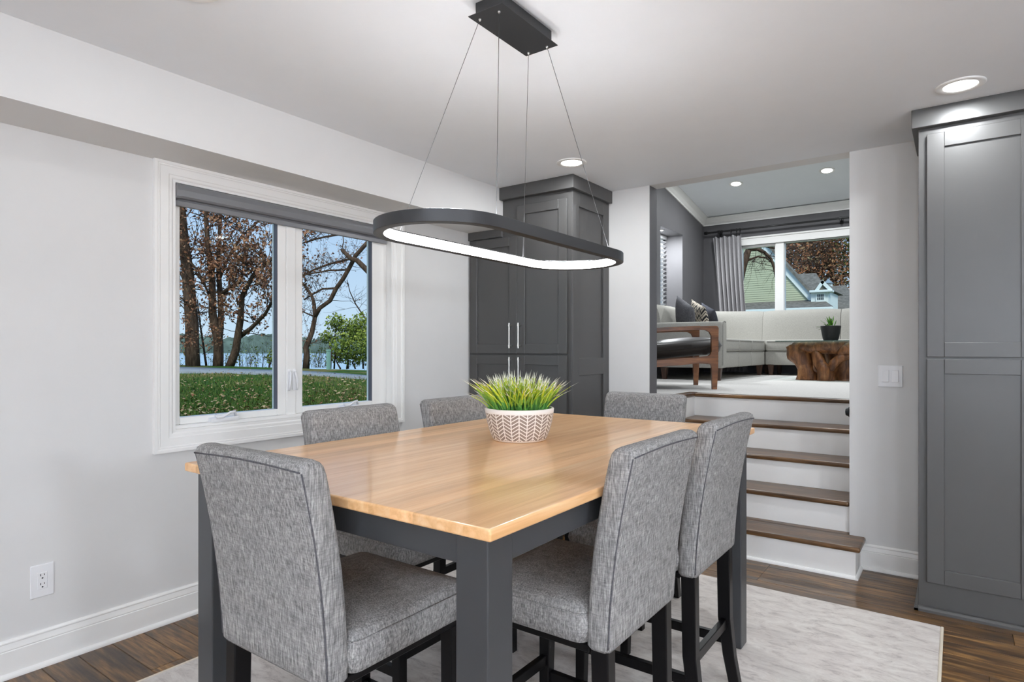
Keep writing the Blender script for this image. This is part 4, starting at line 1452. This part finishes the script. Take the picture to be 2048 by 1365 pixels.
v = k.coord((1, 1, 1))
f1 = k.noise(v, 9.0, 8, 0.8)
f2 = k.noise(v, 0.45, 3, 0.5)
g1 = k.ramp(f1, [(0.35, '#22391a'), (0.5, '#3d5c22'), (0.65, '#5a7a30')])
g2 = k.ramp(f1, [(0.35, '#4d4a26'), (0.5, '#7a7140'), (0.65, '#9a8c58')])
k.col(k.mix(k.ramp(f2, [(0.48, '#000000'), (0.62, '#ffffff')]), g1, g2))
k.set(Roughness=0.95); k.b.inputs['Specular IOR Level'].default_value = 0.1
k.bump(f1, 0.8, 0.05)
M['lawn'] = k.m
M['asphalt'] = plain('grey_asphalt', '#8a8d90', 0.9, var=0.12, vscale=3)
M['water'] = plain('pale_lake_water', '#a9c3cf', 0.25, var=0.06, vscale=0.05)
M['shore'] = plain('far_woods', '#5c6a62', 0.95, var=0.35, vscale=0.12, spec=0.05)
grid_mesh('ground', gx, gy, 'lawn')
grid_mesh('ground', np.array([-3.2, 0, 4, 8, 14, 22, 30]), np.concatenate([np.arange(10.0, 62, 3)]), 'lawn')
o = tag(obj('lake', bx(-1400, 300, 17, 1500, -1.6, -1.3), 'water'), 'pale blue lake beyond the path and trees', 'lake', kind='stuff')

# path
pe = [((300, 744.0), (300, 733.5)), ((354, 745.3), (354, 735.5)), ((450, 747), (450, 738.5)), ((548, 749.5), (548, 742)), ((601, 751), (601, 743.5)), ((670, 754.5), (670, 748)), ((737, 758.5), (737, 753.5)), ((800, 763), (800, 758.5)), ((900, 772), (900, 768))]
V, FC = [], []
for (a, b) in pe:
    p, q = at_z(*a, 0.52), at_z(*b, 0.52)
    V += [(p.x, p.y, 0.555), (q.x, q.y, 0.555), (p.x, p.y, 0.40), (q.x, q.y, 0.40)]
for i in range(len(pe) - 1):
    b = 4 * i
    FC += [(b, b + 4, b + 5, b + 1), (b, b + 2, b + 6, b + 4), (b + 1, b + 5, b + 7, b + 3)]
tag(mesh_np('walking_path', V, FC, 'asphalt'), 'grey asphalt walking path crossing the lawn by the lake', 'path')

# far shore
rnd = random.Random(5)
def shore(name, t0, depth, vtop, seed, label):
    V, FC = [], []
    us = list(range(100, 1060, 4))
    for i, u in enumerate(us):
        hh = vtop - 10 * noise.noise(Vector((u * 0.012, seed, 0))) - 6 * noise.noise(Vector((u * 0.06, seed, 3))) - 3 * noise.noise(Vector((u * 0.3, seed, 5)))
        a = at_t(u, hh, t0); b = at_t(u, hh + 3, t0 + depth)
        V += [(a.x, a.y, -1.4), tuple(a), tuple(b), (b.x, b.y, -1.4)]
    for i in range(len(us) - 1):
        b = 4 * i
        FC += [(b, b + 4, b + 5, b + 1), (b + 1, b + 5, b + 6, b + 2), (b + 2, b + 6, b + 7, b + 3)]
    return tag(mesh_np(name, V, FC, 'shore'), label, 'woods', kind='stuff')
shore('far_woods', 420, 60, 684, 1.0, 'low dark wooded shore across the lake')
shore('far_woods', 560, 90, 672, 7.0, 'hazy wooded ridge behind the far lake shore')

# fallen leaves and grass tufts on lawn
rnd = random.Random(21)
V, FC, TN = [], [], []
for i in range(1500):
    u = rnd.uniform(320, 780); vv = 742 + (rnd.random() ** 0.8) * 118
    p = at_z(u, vv, 0.2)
    for it in range(3):
        p = at_z(u, vv, ground(p.x, p.y))
    if p.x > -3.6 or p.x < -40: continue
    s_ = rnd.uniform(0.02, 0.055); a = rnd.uniform(0, PI)
    z0 = ground(p.x, p.y) + 0.035
    b = len(V)
    for q in range(4):
        aa = a + q * PI / 2
        V.append((p.x + s_ * math.cos(aa), p.y + s_ * math.sin(aa) * 0.7, z0 + rnd.uniform(0, 0.045)))
    FC.append((b, b + 1, b + 2, b + 3)); TN.append(rnd.random())
tag(mesh_np('fallen_leaves', V, FC, 'fallen', None, TN), 'dry fallen leaves scattered over the green lawn', 'leaves', kind='stuff')
V, FC, TN = [], [], []
for i in range(16000):
    u = rnd.uniform(330, 770); vv = 748 + (rnd.random()) * 112
    p = at_z(u, vv, 0.2)
    for it in range(3):
        p = at_z(u, vv, ground(p.x, p.y))
    if p.x > -3.6: continue
    b = len(V); a = rnd.uniform(0, PI); hgt = rnd.uniform(0.04, 0.09)
    z0 = ground(p.x, p.y) + 0.0
    dx, dy = math.cos(a) * 0.012, math.sin(a) * 0.012
    V += [(p.x - dx, p.y - dy, z0), (p.x + dx, p.y + dy, z0), (p.x + rnd.uniform(-.03, .03), p.y + rnd.uniform(-.03, .03), z0 + hgt)]
    FC.append((b, b + 1, b + 2)); TN.append(min(1, rnd.random() * 0.8 + (0.3 if vv < 775 and rnd.random() < .5 else 0)))
tag(mesh_np('grass', V, FC, 'grass_blade', None, TN), 'short green grass of the lawn', 'grass', kind='stuff')

class Wood:
    """collects branch tubes and leaf quads of one tree"""
    def __init__(self, rng):
        self.bm = new_bm(); self.tw = new_bm(); self.r = rng
        self.V, self.F, self.T = [], [], []
    def limb(self, pts, r0, r1, n=7, bm=None):
        rs = [r0 + (r1 - r0) * i / (len(pts) - 1) for i in range(len(pts))]
        tube(bm or self.bm, pts, rs, n)
    def leaf(self, p, s_, tone):
        r = self.r
        a = Vector((r.gauss(0, 1), r.gauss(0, 1), r.gauss(0, 1))).normalized()
        b = a.cross(Vector((r.gauss(0, 1), r.gauss(0, 1), r.gauss(0, 1)))).normalized()
        i = len(self.V)
        self.V += [p - a * s_, p + b * s_ * 0.55, p + a * s_, p - b * s_ * 0.55]
        self.F.append((i, i + 1, i + 2, i + 3)); self.T.append(tone)
    def twigs(self, p0, d, length, r, depth, leaf=0, lsize=0.07, spread=0.7, lift=0.15):
        g = self.r
        pts = [p0]; p = p0.copy(); d = d.normalized()
        nseg = 4
        for s_ in range(nseg):
            d = (d + Vector((g.uniform(-1, 1), g.uniform(-1, 1), g.uniform(-.7, 1))) * 0.28 + Vector((0, 0, lift * 0.3))).normalized()
            p = p + d * length / nseg
            pts.append(p)
        self.limb(pts, r, r * 0.45, 4, self.tw)
        if leaf:
            for q in range(leaf):
                a = pts[g.randint(1, nseg)]
                self.leaf(a + Vector((g.gauss(0, .16), g.gauss(0, .16), g.gauss(0, .13))) * (length * 0.7), lsize * g.uniform(.6, 1.3), g.random())
        if depth > 0:
            for c in range(g.randint(2, 3)):
                a = pts[g.randint(1, nseg)]
                nd = (d + Vector((g.uniform(-1, 1), g.uniform(-1, 1), g.uniform(-.6, 1.0))) * spread).normalized()
                self.twigs(a, nd, length * g.uniform(.5, .75), r * 0.55, depth - 1, leaf, lsize, spread, lift)
    def done(self, name, label, base, leafmat=None, group='trees by the lake', cat='tree', bark='bark', leafname='leaves'):
        t = thing(name, label, cat, base, 0, group)
        inv = Matrix.Translation(-Vector(base))
        for nm, b in (('trunk', self.bm), ('branches', self.tw)):
            if len(b.verts):
                o = obj(nm, b, bark if nm == 'trunk' else 'twig', t, smooth=True)
                o.matrix_parent_inverse = inv
                if nm == 'branches': tag(o, kind='stuff')
            else:
                b.free()
        if self.V:
            o = mesh_np(leafname, [tuple(q) for q in self.V], self.F, leafmat, t, self.T)
            o.matrix_parent_inverse = inv
            tag(o, kind='stuff')
        return t
    def along(self, pts, n, lo, hi, r, depth, leaf, lsize, start=0.25, spread=0.8, lift=0.15):
        g = self.r
        for c in range(n):
            q = start + (1 - start) * g.random()
            f = q * (len(pts) - 1); i = min(int(f), len(pts) - 2)
            p = pts[i].lerp(pts[i + 1], f - i)
            d = Vector((g.uniform(-1, 1), g.uniform(-1, 1), g.uniform(-.25, .9)))
            self.twigs(p, d, g.uniform(lo, hi), r, depth, leaf, lsize, spread, lift)

def pl_(pts, t, dt=0.0):
    n = len(pts)
    return [at_t(u, v, t + dt * i / max(1, n - 1)) for i, (u, v) in enumerate(pts)]

# tall thick trunk at left
T0 = 0.78 * F_PX / (733 - HOR)
w_ = Wood(random.Random(31))
P_ = pl_([(386, 736), (384, 690), (384, 650), (379, 590), (375, 540), (368, 490), (364, 450), (361, 410), (356, 350), (350, 290)], T0)
w_.limb(P_, 0.33, 0.17, 10)
w_.along(P_, 22, 1.4, 3.0, 0.028, 2, 5, 0.08, 0.25)
w_.limb(pl_([(378, 580), (365, 550), (352, 540), (330, 535)], T0), 0.12, 0.05, 6)
w_.along(pl_([(395, 700), (360, 690), (345, 686)], T0 - 1), 9, 0.6, 1.4, 0.015, 1, 14, 0.06, 0)
w_.done('oak_tree', 'tall thick trunked tree at left edge of lake window', tuple(P_[0]), 'oak_leaf')
w_ = Wood(random.Random(32))
P_ = pl_([(413, 735), (408, 700), (402, 660), (397, 625), (395, 600)], T0 + 1)
w_.limb(P_, 0.06, 0.03, 6)
w_.along(P_, 10, 0.8, 1.6, 0.015, 1, 7, 0.07, 0.2)
w_.done('young_tree', 'thin young tree between the two big lake side trunks', tuple(P_[0]), 'oak_leaf')
# spreading oak
w_ = Wood(random.Random(33))
TB = T0 + 0.3
L1 = pl_([(436, 736), (437, 710), (437, 684), (429, 650), (425, 626), (425, 600), (424, 560), (421, 535), (416, 497), (411, 416), (409, 340)], TB)
L2 = pl_([(437, 690), (441, 655), (442, 626), (440, 587), (437, 540), (437, 513), (440, 448), (443, 380)], TB, 1.0)
L3 = pl_([(458, 737), (464, 722), (472, 700), (475, 677), (481, 640), (482, 626), (484, 594), (495, 571), (511, 545), (546, 516), (580, 490)], TB, -1.5)
L4 = pl_([(475, 677), (501, 658), (530, 629), (546, 600), (565, 575)], TB, -2.5)
L5 = pl_([(441, 590), (463, 574), (479, 566), (486, 540), (490, 500)], TB, -1)
L6 = pl_([(438, 560), (453, 523), (482, 474), (521, 439), (560, 410)], TB, 2)
L7 = pl_([(425, 610), (410, 570), (395, 540), (375, 520)], TB, -1)
for L_, a, b in ((L1, .24, .08), (L2, .17, .07), (L3, .2, .06), (L4, .12, .04), (L5, .1, .04), (L6, .08, .03), (L7, .06, .03)):
    w_.limb(L_, a, b, 8)
for L_, n, st_ in ((L1, 18, .35), (L2, 22, .3), (L3, 26, .4), (L4, 22, .15), (L5, 14, .2), (L6, 16, .2), (L7, 8, .3)):
    w_.along(L_, n, 0.9, 2.1, 0.02, 2, 6, 0.085, st_)
w_.done('oak_tree', 'spreading oak with dry brown leaves in left window pane', tuple(L1[0]), 'oak_leaf')
# bare tree, right pane
w_ = Wood(random.Random(34))
TD = T0 - 1.5
D1 = pl_([(612, 738), (613.5, 710), (612, 695), (624, 665), (630, 635), (628, 608), (624, 593), (612, 575), (600, 560)], TD)
D2 = pl_([(630, 634), (639, 617), (660, 602), (672, 578), (687, 557), (702, 530), (711, 512), (735, 485), (770, 450)], TD, -1)
D3 = pl_([(760, 565), (735, 542), (714, 521), (702, 518), (684, 500)], TD - 1)
D4 = pl_([(697, 519), (660, 528), (630, 539), (601, 554), (570, 565)], TD, .5)
D5 = pl_([(697, 540), (660, 541), (630, 546), (600, 553)], TD, -.6)
D6 = pl_([(672, 577), (645, 578), (624, 590), (608, 600)], TD, .6)
D7 = pl_([(680, 469), (650, 474), (630, 479), (598, 489)], TD, .4)
D8 = pl_([(630, 634), (615, 628), (600, 621), (580, 612)], TD, -.4)
D9 = pl_([(672, 469), (686, 472), (687, 485), (683, 502)], TD)
for L_, a, b in ((D1, .15, .04), (D2, .10, .09), (D3, .14, .09), (D4, .05, .04), (D5, .04, .03), (D6, .05, .03), (D7, .05, .03), (D8, .04, .02), (D9, .03, .02)):
    w_.limb(L_, a, b, 6)
for L_, n in ((D1, 16), (D2, 14), (D4, 22), (D5, 14), (D6, 10), (D7, 18), (D8, 6)):
    w_.along(L_, n, 0.5, 1.3, 0.012, 2, 1, 0.05, 0.1)
w_.done('bare_tree', 'nearly bare crooked tree in right window pane', tuple(D1[0]), 'oak_leaf')
# slim sapling
w_ = Wood(random.Random(35))
P_ = pl_([(760, 735), (752, 690), (735, 644), (711, 608), (700, 584), (694, 560)], T0 - 1)
w_.limb(P_, 0.05, 0.015, 5)
w_.along(P_, 12, 0.6, 1.2, 0.01, 1, 0, 0.05, 0.3)
w_.done('young_tree', 'slim leaning bare sapling behind the green bush', tuple(P_[0]))
# green bush
def bush(name, label, cs, t, n, leafmat, size, seed, group='bushes by the lake'):
    g = random.Random(seed)
    w__ = Wood(g)
    base = at_t(cs[0][0], 738, t)
    for (u, v, ru, rv) in cs:
        c_ = at_t(u, v, t + g.uniform(-.8, .8))
        R = ru / F_PX * t; RZ_ = rv / F_PX * t
        foot = at_t(u + g.uniform(-6, 6), 738, t)
        w__.limb([foot, foot.lerp(c_, .5) + Vector((g.uniform(-.2, .2), 0, 0)), c_], 0.04, 0.012, 5)
        for q in range(5):
            w__.twigs(foot.lerp(c_, g.uniform(.3, .9)), Vector((g.uniform(-1, 1), g.uniform(-1, 1), .8)), RZ_ * .9, 0.012, 1, 0)
        for q in range(int(n * ru * rv / 900)):
            d = Vector((g.gauss(0, 1), g.gauss(0, 1), g.gauss(0, 1))).normalized() * (g.random() ** 0.5)
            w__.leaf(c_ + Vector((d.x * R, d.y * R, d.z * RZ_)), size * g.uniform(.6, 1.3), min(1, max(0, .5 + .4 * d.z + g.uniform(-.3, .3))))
    w__.done(name, label, tuple(base), leafmat, group, 'bush', 'twig', 'foliage')
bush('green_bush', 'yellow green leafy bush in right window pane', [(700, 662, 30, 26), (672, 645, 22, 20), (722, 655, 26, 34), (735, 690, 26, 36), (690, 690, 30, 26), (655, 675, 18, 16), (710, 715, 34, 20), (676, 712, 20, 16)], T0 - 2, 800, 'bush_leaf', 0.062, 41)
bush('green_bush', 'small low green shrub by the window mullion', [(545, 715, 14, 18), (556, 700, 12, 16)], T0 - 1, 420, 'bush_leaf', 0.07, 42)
# thin bank shrubs
w_ = Wood(random.Random(43))
for i in range(130):
    u = w_.r.choice([w_.r.uniform(345, 560), w_.r.uniform(595, 660), w_.r.uniform(480, 560)])
    p = at_t(u, 736, T0 + w_.r.uniform(0, 2))
    w_.twigs(p, Vector((w_.r.uniform(-.3, .3), w_.r.uniform(-.3, .3), 1)), w_.r.uniform(.4, 1.1), 0.008, 1, 2, 0.045)
w_.bm.free(); w_.bm = new_bm()
bt = thing('bank_brush', 'thin twiggy brush along the lake bank', 'brush', tuple(at_t(450, 736, T0)))
o = obj('twigs', w_.tw, 'twig', bt); o.matrix_parent_inverse = Matrix.Translation(-bt.location); tag(o, kind='stuff')
o = mesh_np('leaves', [tuple(q) for q in w_.V], w_.F, 'bush_leaf', bt, w_.T); o.matrix_parent_inverse = Matrix.Translation(-bt.location); tag(o, kind='stuff')
# green utility post
up_ = at_z(657, 740, 0.5)
M['post'] = plain('pale_green_post', '#7fa596', 0.6)
post = thing('utility_post', 'short pale green utility post standing by the lake path', 'post', tuple(up_))
obj('post', bx(-0.06, 0.06, -0.06, 0.06, -0.1, 0.74, 0.008, 2), 'post', post)
obj('cap', bx(-0.068, 0.068, -0.068, 0.068, 0.70, 0.77, 0.01, 2), 'post', post)

# ------------------------------------------------------------------ neighbour's house
M['siding'] = plain('sage_siding', '#b3b698', 0.7, var=0.04, vscale=2)
M['housewhite'] = plain('white_house_trim', '#dfe6e2', 0.6, var=0.02)
M['shingle'] = plain('grey_brown_shingles', '#77726a', 0.95, var=0.3, vscale=5, spec=0.1)
M['darkglass'] = plain('dark_house_glass', '#2b3238', 0.15, var=0.1)
YH = 34.0
hp = lambda u, v, dy=0.0: at_y(u, v, YH + dy)
r0, r1 = hp(1535, 493), hp(1640, 609)
sl = (r1.z - r0.z) / (r1.x - r0.x)
zbot = hp(1560, 604).z
apx = hp(1497, 450).x
apz = r0.z + sl * (apx - r0.x)
xb_ = r0.x + (zbot - r0.z) / sl
house = thing('neighbour_house', 'sage green gabled house with white trim outside upper window', 'house', (apx, YH, 0.5))
inv = Matrix.Translation(-house.location)
def hpart(name, bm_, mat, parent=house, **kw):
    o = obj(name, bm_, mat, parent, **kw)
    o.matrix_parent_inverse = inv if parent is house else Matrix()
    return o
bm = new_bm()
half = xb_ - apx
loft(bm, [[(apx - half, YH + d, 0.0), (apx + half, YH + d, 0.0), (apx + half, YH + d, zbot), (apx, YH + d, apz), (apx - half, YH + d, zbot)] for d in (0.03, 0.6)])
hpart('wall', bm, 'siding')
bm = new_bm()
z = zbot
while z < apz - 0.1:
    hw_ = half * (apz - z) / (apz - zbot)
    hw2 = half * (apz - z - 0.115) / (apz - zbot)
    loft(bm, [[(x, YH - 0.022, z), (x, YH - 0.004, z + 0.115), (x, YH + 0.03, z + 0.115), (x, YH + 0.03, z)] for x in (apx - hw_, apx + max(0.01, hw_))])
    z += 0.115
o = hpart('siding_boards', bm, 'siding'); tag(o, kind='stuff')
ov = 0.18
for sg in (-1, 1):
    xe = apx + sg * (half + 0.35); ze = zbot - 0.35 * abs(sl)
    n_ = Vector((-sl * sg * -1, 0, 1))
    dirv = Vector((xe - apx, 0, ze - apz)).normalized()
    nrm = Vector((-dirv.z * sg, 0, dirv.x * sg))
    a, b = Vector((apx, 0, apz)), Vector((xe, 0, ze))
    bm = new_bm()
    loft(bm, [[p + nrm * 0.02 + Vector((0, YH - 0.10, 0)), p - nrm * 0.26 + Vector((0, YH - 0.10, 0)), p - nrm * 0.26 + Vector((0, YH - 0.02, 0)), p + nrm * 0.02 + Vector((0, YH - 0.02, 0))] for p in (a, b)])
    hpart('rake_board', bm, 'housewhite')
    bm = new_bm()
    loft(bm, [[p + nrm * 0.02 + Vector((0, YH - 0.22, 0)), p + nrm * 0.14 + Vector((0, YH - 0.22, 0)), p + nrm * 0.14 + Vector((0, YH + 0.7, 0)), p + nrm * 0.02 + Vector((0, YH + 0.7, 0))] for p in (a, b)])
    hpart('roof', bm, 'shingle')
# skirt roof and gutter below the gable
e0, e1 = hp(1420, 622, -1.4), hp(1652, 621, -1.4)
bm = new_bm()
loft(bm, [[(apx - half - .2, YH, zbot + .03), (e0.x, YH - 1.4, e0.z), (e0.x, YH - 1.4, e0.z - .1), (apx - half - .2, YH, zbot - .1)],
          [(xb_ + .3, YH, zbot + .03), (e1.x + 0.3, YH - 1.4, e0.z), (e1.x + 0.3, YH - 1.4, e0.z - .1), (xb_ + .3, YH, zbot - .1)]])
hpart('skirt_roof', bm, 'shingle')
hpart('gutter', bx(e0.x, e1.x + 0.3, YH - 1.5, YH - 1.38, e0.z - 0.16, e0.z - 0.02, 0.02, 2), 'housewhite')
# wing with dormer
YW = YH + 3.0
wpx = lambda u, v, dy=0.0: at_y(u, v, YW + dy)
a0, a1 = wpx(1585, 622), wpx(1740, 622)
b0_, b1_ = at_y(1590, 549, YW + 4), at_y(1632, 549, YW + 4)
bm = new_bm()
loft(bm, [[(a0.x, YW, a0.z), (b0_.x, YW + 4, b0_.z), (b0_.x, YW + 8, a0.z)], [(a1.x - 1.4, YW, a0.z), (b1_.x, YW + 4, b0_.z), (b1_.x + .5, YW + 8, a0.z)]])
hpart('wing_roof', bm, 'shingle')
c0, c1 = at_y(1652, 573, YW + 5), at_y(1692, 573, YW + 5)
f0, f1 = at_y(1648, 640, YW + .5), at_y(1730, 640, YW + .5)
bm = new_bm()
loft(bm, [[(f0.x, YW + .5, f0.z), (c0.x - 0.3, YW + 5, c0.z), (c0.x - 0.3, YW + 9, f0.z)], [(f1.x, YW + .5, f0.z), (c1.x, YW + 5, c0.z), (c1.x + 1, YW + 9, f0.z)]])
hpart('garage_roof', bm, 'shingle')
YD = YH - 0.4
dpx = lambda u, v, dy=0.0: at_y(u, v, YD + dy)
d0, d1 = dpx(1622, 584), dpx(1656.5, 640)
hpart('dormer_wall', bx(d0.x, d1.x, YD, YD + 3, d1.z, d0.z), 'housewhite')
p0, p1, p2 = dpx(1630, 577, -.2), dpx(1664, 583, -.2), dpx(1644.5, 561, -.2)
g0, g1 = dpx(1618, 580, -.25), dpx(1664, 583, -.25)
hpart('dormer_eave', bx(g0.x, g1.x, YD - .25, YD + .4, g1.z - 0.02, g1.z + 0.10, 0.02, 1), 'housewhite')
bm = new_bm(); loft(bm, [[(g0.x + .1, YD + d, g1.z + .1), (g1.x - .05, YD + d, g1.z + .1), (p2.x, YD + d, p2.z - .05)] for d in (-.1, 4)])
hpart('dormer_roof', bm, 'shingle')
for q0, q1 in ((Vector((p0.x, 0, g1.z + .08)), Vector((p2.x, 0, p2.z))), (Vector((p2.x, 0, p2.z)), Vector((g1.x, 0, g1.z + .08)))):
    dv = (q1 - q0).normalized(); nr = Vector((-dv.z, 0, dv.x))
    bm = new_bm(); loft(bm, [[p + nr * .02 + Vector((0, YD - .2, 0)), p - nr * .13 + Vector((0, YD - .2, 0)), p - nr * .13 + Vector((0, YD - .1, 0)), p + nr * .02 + Vector((0, YD - .1, 0))] for p in (q0, q1)])
    hpart('pediment_trim', bm, 'housewhite')
w0, w1 = dpx(1634.5, 589), dpx(1648, 628)
win = hpart('window', bx(w0.x - .07, w1.x + .07, YD - .04, YD, w1.z - .07, w0.z + .07), 'housewhite')
zm = dpx(1640, 602.5).z
for za, zb, nn in ((zm + .04, w0.z, (4, 2)), (w1.z, zm - .04, (1, 1))):
    nx_, nz_ = nn
    for i in range(nx_):
        for j in range(nz_):
            xa = w0.x + (w1.x - w0.x) * i / nx_; xb2 = w0.x + (w1.x - w0.x) * (i + 1) / nx_
            zc0 = za + (zb - za) * j / nz_; zc1 = za + (zb - za) * (j + 1) / nz_
            o = obj('pane', bx(xa + .012, xb2 - .012, YD - .05, YD - .045, zc0 + .012, zc1 - .012), 'darkglass', win)
k0, k1 = at_y(1652, 568, YW + 4.5), at_y(1665, 580, YW + 4.5)
cup = hpart('cupola', bx(k0.x, k1.x, YW + 4.2, YW + 4.6, k1.z - .2, k0.z, 0.02, 1), 'housewhite')
kt = at_y(1656.5, 558, YW + 4.4)
bm = new_bm()
bs = [bm.verts.new(p) for p in ((k0.x - .06, YW + 4.1, k0.z), (k1.x + .06, YW + 4.1, k0.z), (k1.x + .06, YW + 4.7, k0.z), (k0.x - .06, YW + 4.7, k0.z))]
tp_ = bm.verts.new(tuple(kt))
bm.faces.new(bs)
for i in range(4): bm.faces.new((bs[i], bs[(i + 1) % 4], tp_))
M['blueroof'] = plain('blue_grey_metal_roof', '#8797a0', 0.5)
obj('cupola_roof', bm, 'blueroof', cup)

# overhanging bare tree near the upper window
w_ = Wood(random.Random(51))
TN_ = 15.0
B0 = pl_([(1452, 760), (1456, 680), (1468, 600), (1484, 534), (1497, 501), (1503, 498), (1516, 499), (1529, 505), (1542, 518), (1548, 536), (1552, 560)], TN_)
tube(w_.bm, B0, [.16, .15, .13, .11, .07, .055, .045, .04, .035, .028, .02], 8)
B1 = pl_([(1493, 522), (1516, 513.5), (1534, 517), (1543, 526)], TN_)
B2 = pl_([(1500, 499), (1525, 492), (1560, 500), (1590, 530)], TN_ - 1)
B3 = pl_([(1500, 499), (1490, 480), (1470, 470)], TN_ - 1)
w_.limb(B1, .03, .012, 5); w_.limb(B2, .03, .012, 5); w_.limb(B3, .04, .02, 5)
w_.along(B0, 14, .3, .9, .008, 2, 0, .04, .4, .8, -.5)
w_.along(B2, 14, .3, 1.0, .008, 2, 0, .04, .2, .8, -.7)
w_.along(B1, 8, .3, .7, .006, 1, 0, .04, .2, .8, -.6)
w_.done('bare_tree', 'bare arching tree bough in front of the sage house', tuple(B0[0]), None, 'trees behind the house')
# rust woods behind the house
for i, (u, v, seed, lf) in enumerate(((1585, 520, 61, 'rust_leaf'), (1620, 500, 62, 'rust_leaf'), (1665, 505, 63, 'rust_leaf'), (1705, 500, 64, 'bush_leaf'), (1640, 555, 65, 'rust_leaf'), (1560, 480, 66, 'rust_leaf'))):
    g = random.Random(seed)
    w_ = Wood(g)
    t = 47 + g.uniform(-2, 6)
    ft = at_t(u, 700, t); ft.z = 0.4
    tp0 = at_t(u + g.uniform(-8, 8), v - 70, t)
    Lm = [ft, ft.lerp(tp0, .35) + Vector((g.uniform(-.4, .4), 0, 0)), ft.lerp(tp0, .7) + Vector((g.uniform(-.6, .6), 0, 0)), tp0]
    w_.limb(Lm, .28, .08, 7)
    w_.along(Lm, 22, 1.6, 4.0, .05, 2, 0, .1, .3)
    R = 2.4; RZ_ = 3.4
    c_ = at_t(u, v + 10, t)
    for q in range(2300):
        d = Vector((g.gauss(0, 1), g.gauss(0, 1), g.gauss(0, 1))).normalized() * (g.random() ** 0.4)
        w_.leaf(c_ + Vector((d.x * R, d.y * R, d.z * RZ_)), .11 * g.uniform(.6, 1.4), g.random() if lf != 'bush_leaf' else g.random() * .3)
    lbs = ('rust brown tree directly right of the house rake', 'rust brown tree behind the dormer roof', 'rust brown tree behind the cupola', 'dark green tree at right edge of upper window', 'low rust brown tree behind the wing roof', 'rust brown tree above the gable of the house')
    w_.done('rust_tree', lbs[i], tuple(ft), lf, 'trees behind the house')
